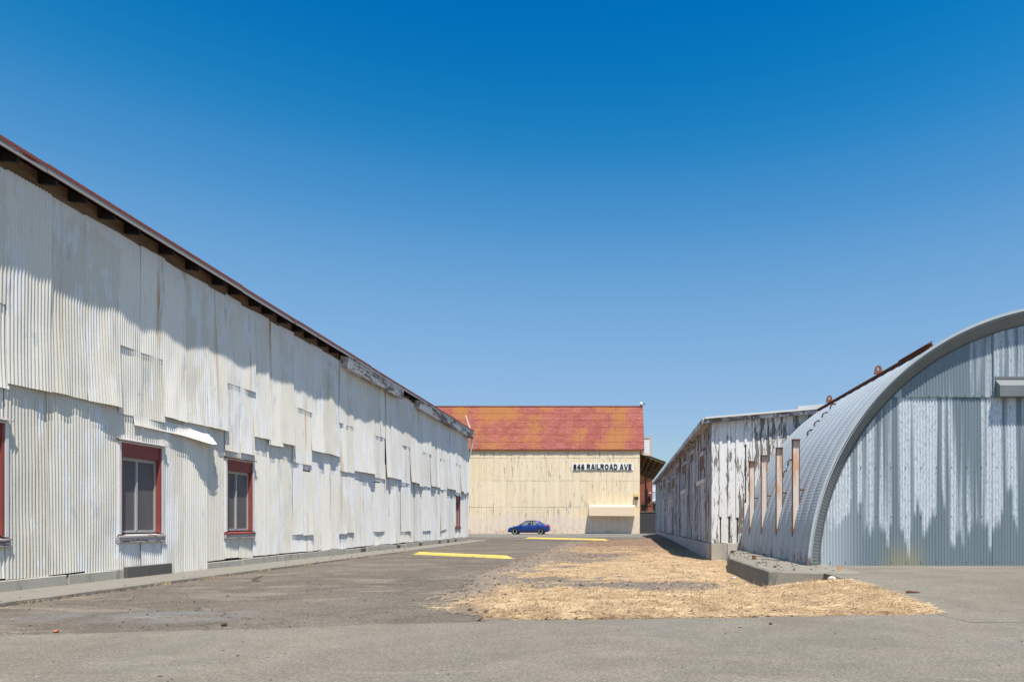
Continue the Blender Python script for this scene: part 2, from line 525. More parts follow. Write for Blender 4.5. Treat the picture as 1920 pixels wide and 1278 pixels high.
M = {}
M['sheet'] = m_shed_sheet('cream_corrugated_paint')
M['galv_end'] = m_galv('weathered_galvanised_end', 'end')
M['galv_skin'] = m_galv('galvanised_arch_skin', 'skin')
M['galv'] = m_galv('galvanised_trim', 'trim')
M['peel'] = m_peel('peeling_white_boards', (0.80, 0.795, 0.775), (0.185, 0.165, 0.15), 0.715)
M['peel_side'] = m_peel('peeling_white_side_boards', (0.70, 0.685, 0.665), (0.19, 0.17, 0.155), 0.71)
M['peel_eave'] = m_peel('peeling_white_fascia', (0.62, 0.61, 0.59), (0.16, 0.13, 0.12), 0.68, 'y')
M['front'] = m_asphalt('pale_worn_asphalt', (0.168, 0.149, 0.115), (0.215, 0.192, 0.151), (0.27, 0.24, 0.19), 0.35, 'front')
M['old'] = m_asphalt('brown_grey_old_asphalt', (0.112, 0.093, 0.072), (0.168, 0.142, 0.111), (0.26, 0.22, 0.17), 0.6, 'old')
M['street'] = m_asphalt('street_asphalt', (0.16, 0.15, 0.128), (0.205, 0.192, 0.165), (0.23, 0.215, 0.185), 0.3, 'far')
M['walk'] = m_concrete('sidewalk_concrete', (0.19, 0.175, 0.145), (0.26, 0.24, 0.205), 0.3)
M['found'] = m_concrete('foundation_concrete', (0.38, 0.35, 0.29), (0.49, 0.46, 0.39), 0.6)
M['pinkfound'] = m_concrete('pinkish_painted_concrete', (0.50, 0.43, 0.38), (0.60, 0.53, 0.475), 0.25)
M['pad'] = m_concrete('old_slab_concrete', (0.205, 0.185, 0.148), (0.29, 0.265, 0.215), 0.5)
M['darkpatch'] = m_concrete('dark_concrete', (0.09, 0.085, 0.075), (0.15, 0.14, 0.125), 0.3)
M['dirt'] = m_dirt()
M['facade'] = m_facade()
M['facade_plain'] = plain('cream_paint', (0.80, 0.64, 0.45), 0.7, var=0.08)
M['hood'] = plain('pale_peach_paint', (0.72, 0.565, 0.40), 0.7, var=0.06)
M['redroof'] = m_red_roof()
M['rust'] = m_rust()
M['rust_light'] = m_rust('light_rust', (0.16, 0.06, 0.035), (0.33, 0.14, 0.07))
M['roofrust'] = m_rust('red_roof_rust', (0.17, 0.04, 0.03), (0.33, 0.11, 0.085))
M['post'] = m_post()
M['driprust'] = m_eave_rust()
M['rafter'] = plain('old_brown_timber', (0.016, 0.013, 0.011), 0.85, var=0.4, vscale=3)
M['frieze'] = plain('brown_frieze_boards', (0.19, 0.135, 0.09), 0.85, var=0.8, vscale=2.4, stretch=(1, 0.6, 3))
M['redwood'] = plain('red_painted_wood', (0.26, 0.062, 0.05), 0.6, var=0.35, vscale=5)
M['whitewood'] = plain('white_painted_wood', (0.70, 0.69, 0.66), 0.65, var=0.15, vscale=4)
M['sash'] = plain('dull_grey_white_sash', (0.42, 0.42, 0.41), 0.6, var=0.15, vscale=4)
M['oldtrim'] = m_peel('flaked_red_and_grey_trim', (0.50, 0.45, 0.43), (0.16, 0.10, 0.09), 0.70, 'y')
M['backing'] = plain('dark_backing', (0.06, 0.05, 0.045), 0.9)
M['black'] = plain('black_void', (0.012, 0.012, 0.012), 0.9, var=0.1)
M['yellow'] = plain('yellow_road_paint', (0.62, 0.42, 0.085), 0.7, var=0.16, vscale=9)
def m_yellow():
    n = NT('worn_yellow_road_paint')
    a = n.noise((1, 1, 1), 3.0, 7, 0.75); b = n.noise((1, 1, 1), 26, 4, 0.7)
    w = n.step(n.math('ADD', n.math('MULTIPLY', a, .6), n.math('MULTIPLY', b, .4)), .53, .60)
    c = n.mix(n.math('MULTIPLY', w, .65), n.mix(a, (0.68, 0.49, 0.11), (0.60, 0.44, 0.13)), (0.24, 0.20, 0.14))
    return n.done(c, .8, 0, None, .2)
M['yellow'] = m_yellow()
M['brick'] = None
M['signw'] = plain('white_sign_board', (0.85, 0.83, 0.78), 0.6, var=0.05)
M['signb'] = plain('black_sign_letters', (0.012, 0.012, 0.014), 0.5, var=0.1)
M['boardbrown'] = plain('brown_board', (0.20, 0.125, 0.07), 0.8, var=0.3)
M['darkwall'] = plain('charcoal_wall', (0.045, 0.045, 0.05), 0.8, var=0.15)
M['pale'] = plain('pale_wall', (0.72, 0.72, 0.73), 0.7, var=0.04)
M['palebeige'] = plain('pale_beige_wall', (0.48, 0.43, 0.36), 0.7, var=0.06)
M['haze_blue'] = plain('haze_blue_wall', (0.46, 0.52, 0.60), 0.7, var=0.1, vscale=0.4)  # bluish cast of distance haze put into the wall colour
M['whiteroof'] = plain('white_roof_metal', (0.62, 0.62, 0.61), 0.5, var=0.06)
M['whitepipe'] = plain('white_pipe_paint', (0.78, 0.74, 0.70), 0.5, var=0.1)
M['glass'] = None
def m_pane():
    n = NT('dusty_dark_glass')
    p = n.sep()
    a = n.noise((1, 1.1, 0.5), 1.4, 4, 0.5)
    c = n.mix(a, (0.09, 0.09, 0.092), (0.19, 0.18, 0.17))
    return n.done(c, n.math('ADD', 0.03, n.math('MULTIPLY', a, 0.15)), 0.0, None, 0.5)
M['glass'] = m_pane()
def m_brick():
    n = NT('red_brick')
    a = n.noise((1, 1, 1), 2.0, 6, 0.7)
    c = n.mix(a, (0.22, 0.065, 0.04), (0.36, 0.13, 0.085))
    return n.done(c, 0.85, 0.0, None, 0.2)
M['brick'] = m_brick()
# ------------------------------------------------------------------ ground
BD = [(-60, 7.0), (-6.6, 7.3), (-4.3, 7.8), (-1.7, 8.4), (2.3, 8.85), (4.3, 9.05), (60, 9.3)]
def bdry(x):
    return lerp_tab(BD, x) + 0.10 * pn(x * 1.1, 3.3) + 0.05 * pn(x * 4, 1.2) + .02 * pn(x * 13, 6)
XL = [(8.2, -0.6), (8.7, -1.6), (9.2, -2.5), (10, -3.0), (13, -3.4), (16, -3.7), (28, -3.6), (40, -3.7), (46, -3.2), (50, -2.2)]
XR = [(8.2, 4.35), (9.2, 4.3), (13.1, 3.92), (13.3, 3.6), (22, 3.6), (24, 3.5), (60, 3.5)]
def pz(y):
    return 0.25 * sstep(8.8, 13.1, y)

o = MB().quad((-3000, -3000, -.42), (3000, -3000, -.42), (3000, 3000, -.42), (-3000, 3000, -.42)).build('ground', M['old'])
struct(o)
# older brown asphalt of the yard
mb = MB(); rows = []
y = 6.4
while y < 46.2:
    r_ = lerp_tab(XL, max(y, 9.5)) + 0.9
    rows.append([(x, y, 0.0) for x in np.linspace(-10.4, r_, 12)]); y += 0.8
mb.grid(rows); rows = []
for y in np.linspace(46.2, 57, 10):
    rows.append([(x, y, 0.0) for x in np.linspace(-70, 4.0, 20)])
mb.grid(rows)
struct(mb.build('yard_asphalt', M['old']))
# pale crossing lane in the foreground
xs = np.concatenate([np.linspace(-60, -11, 8), np.linspace(-10.8, 6, 340), np.linspace(7, 60, 8)])
mb = MB(); mb.grid([[(x, -40, .006) for x in xs], [(x, 2.0, .006) for x in xs], [(x, bdry(x), .006) for x in xs], [(x, bdry(x) + .012, -.02) for x in xs]])
struct(mb.build('front_road', M['front']))
# street in front of the cream warehouse
mb = MB(); mb.grid([[(x, y, .005) for x in (-120, -60, 0, 60, 120)] for y in (56.2, 74.5, 230)])
struct(mb.build('cross_street', M['street']))
# pavement rising to the arched hut
rows = []
for y in list(np.linspace(8.3, 13.4, 26)) + [15, 18, 24, 40, 62]:
    x0 = lerp_tab([(8.2, 4.25), (13.1, 3.86), (13.4, 3.84), (62, 3.84)], y) + 0.03 * pn(y * 3, 8.8)
    rows.append([(x0 + .01, y, pz(y) - .3)] + [(x, y, pz(y) + 0.006 * pn(x, y) + (.008 if y < 9.2 else 0)) for x in [x0, x0 + .4, 6, 8, 12, 20, 45]])
mb = MB(); mb.grid(rows)
struct(mb.build('hut_pavement', M['front']))
# sidewalk along the corrugated shed
rows = []
for y in np.linspace(4, 47.5, 160):
    zt = 0.058 - 0.045 * sstep(12, 46, y)
    e = -9.04 + 0.035 * pn(y * 1.7, 4.4) + 0.02 * pn(y * 6, 9) - 0.3 * sstep(44, 47, y)
    rows.append([(-10.42, y, zt + .012), (-9.8, y, zt + .006), (e - .03, y, zt), (e, y, zt - .012), (e + .008, y, -.03)])
mb = MB(); mb.grid(rows)
struct(mb.build('sidewalk', M['walk']))

# dry ground between the buildings
def dirt_z(x, y):
    xl, xr, b = lerp_tab(XL, y), lerp_tab(XR, y), lerp_tab(BD, x)
    z = 0.035 + 0.028 * pn(x * .9, y * .7) + 0.014 * pn(x * 3.1, y * 2.6) + 0.006 * pn(x * 9, y * 8)
    z -= 0.15 * sstep(1.3, 2.7, x) * sstep(11.9, 13.6, y) * (1 - sstep(24, 38, y))
    z += 0.17 * sstep(30, 55, y) * sstep(-1.5, 3, x)
    if y < 13.3:
        k = sstep(2.2, 3.9, x) * (1 - sstep(11.5, 13.0, y))
        z += k * (pz(y) * 0.95 + 0.03)
    k = sstep(-0.1, 1.1, x - xl + 0.35 * pn(x * 1.5, y * 1.1, 5) + 0.1 * pn(x * 6, y * 5, 2))
    z = -0.02 + (z + 0.02) * k
    k = sstep(-0.12, 0.5, y - b + 0.10 * pn(x * 2.5, y * 2.5, 9) + 0.05 * pn(x * 9, y * 9, 1))
    z = -0.012 + (z + 0.012) * k
    if y > 43:
        z -= 0.2 * sstep(43.5, 52, y + 1.5 * pn(x, y * .3) - 0.8 * x) * (1 - sstep(1.5, 3, x))
    return z
ys = list(np.arange(8.2, 16, .09)) + list(np.arange(16, 26, .2)) + list(np.arange(26, 61, .6))
rows = []
for y in ys:
    xl, xr = lerp_tab(XL, y) - .3, lerp_tab(XR, y)
    rows.append([(x, y, dirt_z(x, y)) for x in np.linspace(xl, xr, 84)])
def G(d, w): return math.exp(-(d / w) ** 2)
def straw_mask(x, y):
    m = 0.68 + 0.66 * pn(x * .45, y * .75, 3) + 0.55 * pn(x * 1.6, y * 2.2, 7) + .25 * pn(x * 5, y * 6, 2)
    m += .45 * G(y - 10.2 + .15 * x, 1.0) * sstep(-2.4, -1.2, x) + .35 * G(y - 17.5, 2.2) * sstep(-1.5, 0, x)
    m += .5 * G(x - 3.4, 1.3) * G(y - 10.8, 1.8)
    m -= .75 * G(x - 1.3, 1.7) * G(y - 13.3, .85) + .5 * G(x + 1.4, 1.2) * G(y - 13.6, 1.2) + .8 * G(x + 1.6, 1.6) * G(y - 24, 4)
    return sstep(0.18, 0.72, m) * sstep(-3.1, -1.7, x + .8 * pn(x, y * .6, 4)) * (1 - .75 * sstep(24, 38, y))
mb = MB(); mb.grid(rows)
o = struct(mb.build('dry_soil', M['dirt'], smooth=True))
at = o.data.attributes.new('straw', 'FLOAT', 'POINT')
at.data.foreach_set('value', [straw_mask(v[0], v[1]) for v in mb.v])

def blades(name, n, y0, y1, mat, lmin, lmax, wd, lift, dens, seed, power=1.6):
    r = random.Random(seed); v = []; f = []; t = []
    tries = 0
    while len(f) < n and tries < n * 12:
        tries += 1
        y = y0 + (y1 - y0) * r.random() ** power
        xl, xr = lerp_tab(XL, y), lerp_tab(XR, y)
        x = xl + (xr - xl) * r.random()
        if r.random() > dens(x, y): continue
        if y < lerp_tab(BD, x) - 0.02 + 0.12 * r.random(): continue
        if x > 2.9 and 13.45 < y < 23: continue
        if x > 3.12 and y > 23.8: continue
        L = r.uniform(lmin, lmax); a = r.gauss(0, 0.75) if r.random() < .8 else r.uniform(0, 3.14)
        dx, dy = math.cos(a) * L, math.sin(a) * L
        z0 = max(dirt_z(x, y), 0.002) if y < 12.5 or x < 1 else dirt_z(x, y)
        z1 = z0 + r.uniform(0, lift) + 0.004; z0 += r.uniform(0.002, 0.018)
        w = wd * r.uniform(.6, 1.4)
        nx, ny = -math.sin(a) * w, math.cos(a) * w
        k = len(v)
        mx, my = x + dx * .5 + r.uniform(-.2, .2) * L * .4, y + dy * .5 + r.uniform(-.2, .2) * L * .4
        zm = (z0 + z1) / 2 + r.uniform(0, .35) * lift
        v += [(x - nx, y - ny, z0), (x + nx, y + ny, z0 + w * .5), (mx - nx, my - ny, zm), (mx + nx, my + ny, zm + w * .5), (x + dx, y + dy, z1)]
        f += [(k, k + 1, k + 3, k + 2), (k + 2, k + 3, k + 4)]
        q = min(1, max(0, .45 * r.random() + .28 + .55 * pn(x * 2.1, y * 2.6, 6) + .35 * pn(x * 6, y * 7, 3))); t += [q, q, q, q, q]
    me = bpy.data.meshes.new(name); me.from_pydata(v, [], f); me.materials.append(mat)
    at = me.attributes.new('tint', 'FLOAT', 'POINT'); at.data.foreach_set('value', t)
    o = bpy.data.objects.new(name, me); COL.objects.link(o); o['kind'] = 'stuff'
    return o
M['straw'] = m_straw('pale_straw', (0.24, 0.157, 0.08), (0.75, 0.562, 0.325))
M['twig'] = m_straw('brown_dead_stalks', (0.10, 0.065, 0.045), (0.36, 0.22, 0.13))
blades('dry_grass', 90000, 8.3, 34, M['straw'], .04, .15, .0030, .035, lambda x, y: .06 + .94 * straw_mask(x, y) ** 1.3, 3)
blades('dead_stalks', 7000, 8.4, 46, M['twig'], .05, .22, .005, .06, lambda x, y: .25 + .5 * sstep(18, 30, y), 8, 1.3)

def tufts(name, pts, mat, seed, per=14, h=.07):
    r = random.Random(seed); v = []; f = []; t = []
    for (x, y, z) in pts:
        for _ in range(r.randint(4, per)):
            a = r.uniform(0, 6.28); L = h * r.uniform(.4, 1.3); q = r.uniform(0, .05); w = .0025
            bx, by = x + math.cos(a) * q, y + math.sin(a) * q; k = len(v); l2 = r.uniform(.2, .9) * L
            v += [(bx - w, by, z), (bx + w, by, z), (bx + math.cos(a) * l2, by + math.sin(a) * l2, z + L)]
            f.append((k, k + 1, k + 2)); c_ = r.random(); t += [c_] * 3
    me = bpy.data.meshes.new(name); me.from_pydata(v, [], f); me.materials.append(mat)
    at = me.attributes.new('tint', 'FLOAT', 'POINT'); at.data.foreach_set('value', t)
    o = bpy.data.objects.new(name, me); COL.objects.link(o); o['kind'] = 'stuff'
    return o
rt = random.Random(21)
tufts('seam_grass', [(-9.0 + rt.uniform(-.05, .07), rt.choice((10.6, 12.4, 13.1, 14.8, 17.0, 19.5, 23, 24.4, 28)) + rt.gauss(0, .35), .0) for _ in range(150)], M['straw'], 31, 12, .06)
def mound_pts(n, r):
    out = []
    while len(out) < n:
        y = 8.9 + 5 * r.random() ** 1.2; x = r.uniform(-1.8, 4.0)
        if x > 2.8 and y > 13.3: continue
        if y > lerp_tab(BD, x) + .1 and x < lerp_tab(XR, y) and r.random() < straw_mask(x, y): out.append((x, y, max(dirt_z(x, y), 0)))
    return out
tufts('straw_tufts', mound_pts(420, rt), M['straw'], 33, 12, .09)
# loose gravel
def gravel(name, n, seed, mat, pick, smin, smax):
    r = random.Random(seed); v = []; f = []
    for _ in range(n):
        x, y, z = pick(r)
        s = smin + (smax - smin) * r.random() ** 3
        a, b, c = s * r.uniform(.7, 1.3), s * r.uniform(.7, 1.3), s * r.uniform(.4, .8)
        t = r.uniform(0, 3.14); ca, sa = math.cos(t), math.sin(t); k = len(v)
        for (u, w, q) in ((a, 0, 0), (0, b, 0), (-a * .9, .2 * b, 0), (0, -b, 0), (.2 * a, .1 * b, c), (0, 0, -c)):
            v.append((x + u * ca - w * sa, y + u * sa + w * ca, z + q + c * .25))
        for q in ((0, 1, 4), (1, 2, 4), (2, 3, 4), (3, 0, 4), (1, 0, 5), (2, 1, 5), (3, 2, 5), (0, 3, 5)):
            f.append(tuple(k + i for i in q))
    me = bpy.data.meshes.new(name); me.from_pydata(v, [], f); me.materials.append(mat)
    o = bpy.data.objects.new(name, me); COL.objects.link(o); o['kind'] = 'stuff'
    return o
def pick_road(r):
    y = 4.6 + 30 * r.random() ** 2.2; x = r.uniform(-8.9, min(1.2 * y, 8))
    if x > -2.5 and y > 8.3: x = r.uniform(-8.9, -3)
    return x, y, .006
def pick_walk(r):
    return r.uniform(-10.1, -8.7), r.uniform(8, 40), .06
def pick_soil(r):
    while True:
        y = 8.6 + 36 * r.random() ** 1.5
        x = r.uniform(lerp_tab(XL, y) + .3, 3.0)
        if not (x > 2.85 and 13.4 < y < 19): return x, y, dirt_z(x, y) + .004
M['stone'] = plain('grey_stones', (0.30, 0.28, 0.25), 0.9, var=0.6, vscale=14)
M['darkstone'] = plain('dark_crumbs', (0.08, 0.065, 0.05), 0.9, var=0.6, vscale=14)
gravel('gravel', 900, 5, M['darkstone'], pick_road, .004, .018)
gravel('road_grit', 900, 6, M['stone'], pick_road, .004, .016)
gravel('sidewalk_litter', 170, 9, M['darkstone'], pick_walk, .006, .03)
def pick_seam(r):
    y = r.uniform(7, 44); return -9.03 + abs(r.gauss(0, .035)) + .02 * pn(y * 1.7, 4.4), y, .003
gravel('seam_dirt', 1500, 14, M['darkstone'], pick_seam, .008, .035)
def pick_foot(r):
    return -10.24 + abs(r.gauss(0, .07)), r.uniform(8, 45), .055
gravel('footing_litter', 500, 15, M['darkstone'], pick_foot, .006, .025)
def pick_slab(r):
    while True:
        y = r.uniform(13.3, 22); x = 2.98 + abs(r.gauss(0, .8)) + .08 * max(0, y - 18.3)
        if x < 4.5: return x, y, .272
gravel('slab_litter', 260, 17, M['darkstone'], pick_slab, .006, .03)
gravel('soil_crumbs', 2600, 10, M['darkstone'], pick_soil, .008, .04)
gravel('soil_stones', 1200, 12, M['stone'], pick_soil, .006, .028)

# ------------------------------------------------------------------ corrugated shed on the left
WX = -10.3
shed = thing('corrugated_shed', 'long cream corrugated metal shed with red trimmed windows along the sidewalk', 'shed', (-18, 26, 0))
PITCH = 0.0677
def corr(y0, y1, z0, z1, out, flare=0.0, nz=9, bulge=0.022, edge=0.020):
    n = max(8, int(round((y1 - y0) / PITCH * 6)))
    sd = rng.uniform(0, 99); tl = rng.uniform(-edge, edge); tz = rng.uniform(-.008, .008)
    zs = rng.uniform(-.02, .02); rows = []
    for i in range(nz + 1):
        t = i / nz; row = []
        for j in range(n + 1):
            u = j / n; y = y0 + (y1 - y0) * u
            z = z0 + (z1 - z0) * t + zs * (u - .5) * (1 - t)
            x = WX + out + .0140 * math.cos(2 * math.pi * y / PITCH)
            x += 1.5 * bulge * pn(y * .55, z * .3, 3.1) + 0.7 * bulge * pn(y * 3.0, z * 1.3, sd) + tl * (u - .5) * 2 + tz * (t - .5)
            x += flare * (1 - t) ** 3.0 * (0.65 + .9 * abs(pn(y * 2.2, sd)))
            row.append((x, y, z))
        rows.append(row)
    mb = MB(); mb.grid(rows)
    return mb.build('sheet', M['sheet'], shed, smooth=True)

WY = [10.75, 14.63, 18.4, 22.0, 25.5, 29.0, 32.5, 36.0, 39.4, 42.9]
REAL = {0, 1, 2, 9}
HW = 0.68
gaps = [(6.0, WY[0] - HW, 6)] + [(WY[i] + HW, WY[i + 1] - HW, 3) for i in range(9)] + [(WY[-1] + HW, 45.8, 3)]
for a, b, k in gaps:
    low = 3.56 + rng.uniform(-.06, .06)
    if a > 25: low -= .35
    for i in range(k):
        y0, y1 = a + (b - a) * i / k, a + (b - a) * (i + 1) / k
        zb = 0.05 if 15.3 < (y0 + y1) / 2 < 17.0 else 0.27
        corr(y0 - .03, y1 + .03, zb + rng.uniform(-.015, .015), 3.75, 0.0 + .004 * (i % 2), 0.012, bulge=.020)
        j = low + rng.uniform(-.012, .012) + (-.12 if a > 17 and rng.random() < .08 else 0)
        corr(y0 - .03, y1 + .03, j, 7.12 + rng.uniform(-.03, .03), rng.uniform(.014, .038), rng.uniform(.05, .12), nz=12)
for i, yc in enumerate(WY):
    for s in (0, 1):
        y0, y1 = yc - HW + HW * s, yc + s * HW
        zl = (3.46 if i < 2 else 3.10) + (0 if s else .0) + rng.uniform(-.015, .015)
        corr(y0 - .02, y1 + .02, .27 + rng.uniform(-.02, .02), .90, .002, .008, nz=4)
        corr(y0 - .02, y1 + .02, 2.93, zl + .3, .004, .004, nz=5)
        corr(y0 - .01, y1 + .01, zl, 4.95, .020 + .004 * s, rng.uniform(.01, .04), nz=7)
        corr(y0 - .03, y1 + .03, 4.86 + rng.uniform(-.008, .008), 7.12 + rng.uniform(-.03, .03), .030 + .004 * s, .006, nz=9)
        if i not in REAL:
            corr(y0 - .01, y1 + .01, .80 + rng.uniform(-.04, .04), 2.98 + rng.uniform(-.1, .1), .018 + .005 * s, rng.uniform(.012, .03), nz=7)
# torn strip curling out beside the second window
rows = []
for t in (0, .25, .5, .75, 1):
    row = []
    for j in range(0, 150):
        y = 14.35 + 2.75 * j / 149
        pk = math.exp(-((y - 16.72) / .52) ** 2)
        x = WX + .03 + .0140 * math.cos(2 * math.pi * y / PITCH) + (1 - t) ** 1.5 * (.025 + .20 * pk) + .012 * pn(y * 2, t)
        z = 3.27 - .10 * pk - .03 * (y - 14.3) / 2.7 + t * (.24 + .06 * pk)
        row.append((x, y, z))
    rows.append(row)
mb = MB(); mb.grid(rows); o = mb.build('bent_strip', M['sheet'], shed, smooth=True)
o['label'] = 'torn strip of corrugated metal curling away from the wall'

# wall behind the sheets with the window openings left free
mb = MB()
cur = 6.0
for i, yc in enumerate(WY):
    if i in REAL:
        mb.box(WX - .16, WX - .05, cur, yc - .6, .0, 7.0)
        mb.box(WX - .16, WX - .05, yc - .6, yc + .6, .0, .95)
        mb.box(WX - .16, WX - .05, yc - .6, yc + .6, 2.8, 7.0)
        cur = yc + .6
mb.box(WX - .16, WX - .05, cur, 45.75, .0, 7.0)
mb.build('wall', M['backing'], shed)
# gables and the far long wall
for yy in (6.05, 45.7):
    MB().prism([(WX - .06, 0), (WX - .06, 7.2), (-18, 10.9), (-25.6, 7.2), (-25.6, 0)], 'y', yy - .04, yy + .04).build('gable_wall', M['sheet'], shed, fix=True)
MB().box(-25.7, -25.6, 6, 45.75, 0, 7.3).build('wall', M['sheet'], shed)
# roof
mb = MB()
mb.hexa([(-9.945, 5.7, 7.315), (-9.945, 46.0, 7.315), (-18, 46.0, 10.95), (-18, 5.7, 10.95), (-9.945, 5.7, 7.355), (-9.945, 46.0, 7.355), (-18, 46.0, 11.0), (-18, 5.7, 11.0)])
mb.hexa([(-25.9, 5.7, 7.40), (-25.9, 46.0, 7.40), (-18.002, 46.0, 10.95), (-18.002, 5.7, 10.95), (-25.9, 5.7, 7.44), (-25.9, 46.0, 7.44), (-18.002, 46.0, 11.0), (-18.002, 5.7, 11.0)])
mb.build('roof', M['redroof'], shed, fix=True)
# drip edge in lengths, slightly out of line
y = 5.7
while y < 46:
    y2 = min(46.0, y + 3.05)
    dz = rng.uniform(-.012, .012)
    MB().box(-9.94, -9.915, y, y2 - .01, 7.255 + dz, 7.345 + dz).build('drip_edge', M['driprust'], shed)
    MB().box(-10.01, -9.905, y, y2 - .01, 7.348 + dz, 7.405 + dz).build('roof_edge', M['roofrust'], shed)
    y = y2
MB().box(WX - .05, WX - .005, 6, 45.75, 6.95, 7.42).build('frieze_board', M['frieze'], shed)
y = 6.3
while y < 45.6:
    MB().hexa([(-10.29, y, 7.20), (-9.97, y, 7.165), (-9.97, y + .05, 7.165), (-10.29, y + .05, 7.20), (-10.29, y, 7.40), (-9.97, y, 7.25), (-9.97, y + .05, 7.25), (-10.29, y + .05, 7.40)]).build('rafter_tail', M['rafter'], shed)
    y += 0.86 + rng.uniform(-.22, .22)
for (a, b) in ((24.9, 28.0), (28.02, 31.2), (33.8, 37.8), (37.82, 41.9), (41.92, 45.95)):
    dz = rng.uniform(-.02, .02)
    MB().hexa([(-10.25, a, 6.90 + dz), (-9.98, a, 6.865 + dz), (-9.98, b, 6.85 - dz), (-10.25, b, 6.90), (-10.25, a, 7.32), (-9.925, a, 7.24), (-9.925, b, 7.24), (-10.25, b, 7.32)]).build('fascia_board', M['peel_eave'], shed, bevel=.006)
# concrete footing, in blocks
fb = [(5.5, 8.2), (8.22, 10.5), (10.52, 12.62), (12.68, 14.1)]
for a, b in fb:
    MB().box(WX - .05, WX + .05 + rng.uniform(-.015, .015), a, b, -.05, .255).build('footing', M['found'], shed, bevel=.012)
MB().box(WX - .05, WX + .075, 14.12, 15.55, -.05, .30).build('footing', M['darkpatch'], shed, bevel=.012)
y = 16.93
while y < 45.3:
    L = min(rng.uniform(1.6, 3.2), 45.6 - y)
    MB().box(WX - .05, WX + .04 + rng.uniform(-.012, .012), y, y + L - .02, -.05, .245 + rng.uniform(-.03, .015)).build('footing', M['found'], shed, bevel=.012)
    y += L
for yy in (26.9, 31.2, 34.6, 38.3, 40.2, 42.0):
    MB().box(WX - .02, WX + .06, yy, yy + .45, 0, .20).build('footing_vent', M['darkpatch'], shed)

# windows
def shed_window(yc, first):
    t = .05
    x0 = WX + .0
    a, b = yc - HW, yc + HW
    z0, z1 = .88, 2.92
    fr = MB()
    fr.prism([(a, z0 + .1), (a + .06, z0 + .1), (a + .06, z1 - .048), (b - .06, z1 - .048), (b - .06, z0 + .1), (b, z0 + .1), (b, z1 - .02), (a, z1 - .02)], 'x', x0 - .03, x0 + .045)
    w = fr.build('window', M['whitewood'], shed, fix=True)
    # red jambs and head set back into the wall
    for (p, q) in ((a + .062, a + .062 + t), (b - .062 - t, b - .062)):
        MB().box(x0 - .13, x0 + .032, p, q, z0 + .12, z1 - .05).build('jamb', M['redwood'], w)
    MB().box(x0 - .13, x0 + .012, a + .063 + t, b - .063 - t, z1 - .33, z1 - .05).build('head', M['redwood'], w)
    MB().hexa([(x0 - .03, a - .04, z1 + .03), (x0 + .10, a - .04, z1 - .015), (x0 + .10, b + .04, z1 - .015), (x0 - .03, b + .04, z1 + .03),
               (x0 - .03, a - .04, z1 + .05), (x0 + .10, a - .04, z1 + .008), (x0 + .10, b + .04, z1 + .008), (x0 - .03, b + .04, z1 + .05)]).build('drip_cap', M['oldtrim'], w)
    # sill
    MB().hexa([(x0 - .2, a + .0, z0 + .06), (x0 + .075, a - .03, z0 + .03), (x0 + .075, b + .03, z0 + .03), (x0 - .2, b, z0 + .06),
               (x0 - .2, a + .0, z0 + .12), (x0 + .075, a - .03, z0 + .065), (x0 + .075, b + .03, z0 + .065), (x0 - .2, b, z0 + .12)]).build('sill', M['redwood'] if not first else M['oldtrim'], w)
    MB().box(x0 - .02, x0 + .06, a - .03, b + .03, z0 - .075, z0 + .028).build('apron', M['oldtrim'] if first else M['oldtrim'], w)
    # sash
    p, q = a + .064 + t, b - .064 - t
    s0, s1 = z0 + .125, z1 - .332
    xs_ = x0 - .115
    sash = MB()
    sash.box(xs_, xs_ + .05, p, p + .035, s0, s1); sash.box(xs_, xs_ + .05, q - .035, q, s0, s1)
    sash.box(xs_, xs_ + .05, p + .035, q - .035, s0, s0 + .05); sash.box(xs_, xs_ + .05, p + .035, q - .035, s1 - .07, s1)
    sash.build('sash', M['sash'], w)
    mid = (p + q) / 2 - .03
    MB().box(xs_ + .002, xs_ + .058, mid - .022, mid + .022, s0 + .05, s1 - .07).build('mullion', M['sash'], w)
    MB().box(xs_ + .012, xs_ + .018, p + .03, mid - .02, s0 + .04, s1 - .06).build('pane', M['glass'], w)
    MB().box(xs_ + .020, xs_ + .026, mid + .02, q - .03, s0 + .04, s1 - .06).build('pane', M['glass'], w)
    MB().box(x0 - .9, x0 - .88, a - .2, b + .2, z0 - .2, z1 + .2).build('blind', M['backing'], w)
for i in sorted(REAL):
    shed_window(WY[i], i in (0, 1))
# white downpipe at the far corner
mb = MB()
mb.tube([(-10.52, 46.12, 8.45), (-10.20, 46.10, 7.50)], [.03, .045])
mb.build('antenna_pipe', M['whitepipe'], shed)
mb = MB(); mb.tube([(-10.20, 46.08, 7.50), (-10.07, 46.05, 6.75), (-10.10, 46.05, 6.3), (-10.28, 46.03, 5.5), (-10.25, 45.95, 3.0), (-10.36, 45.93, 1.6), (-10.42, 45.93, .05)], .06)
mb.build('downpipe', M['whitepipe'], shed)

# ------------------------------------------------------------------ cream warehouse at the end
FY = 74.0
wh = thing('cream_warehouse', 'cream flaking metal warehouse with steep red roof across the street', 'warehouse', (-12, 79, 0))
EZ = 9.05
XA, XB = -24.0, 2.0
ncol = 36
cw = (XB - XA) / ncol
tiers = [(0.0, 2.93), (2.9, 5.78), (5.75, 8.25), (8.22, EZ)]
def panel_mesh(w, h, name, mat, ribs=3, depth=.02, lip=.012):
    row = []
    for k in range(ribs):
        u0 = w * k / ribs; d = w / ribs
        row += [(u0, 0), (u0 + d * .42, 0), (u0 + d * .52, depth), (u0 + d * .86, depth), (u0 + d * .96, 0)]
    row.append((w, 0))
    mb = MB()
    mb.grid([[(u, -q - lip, 0) for u, q in row], [(u, -q, h) for u, q in row]])
    mb.grid([[(u, -q - lip + .012, 0) for u, q in row], [(u, -q - lip, 0) for u, q in row]])
    return mb.mesh(name, mat)
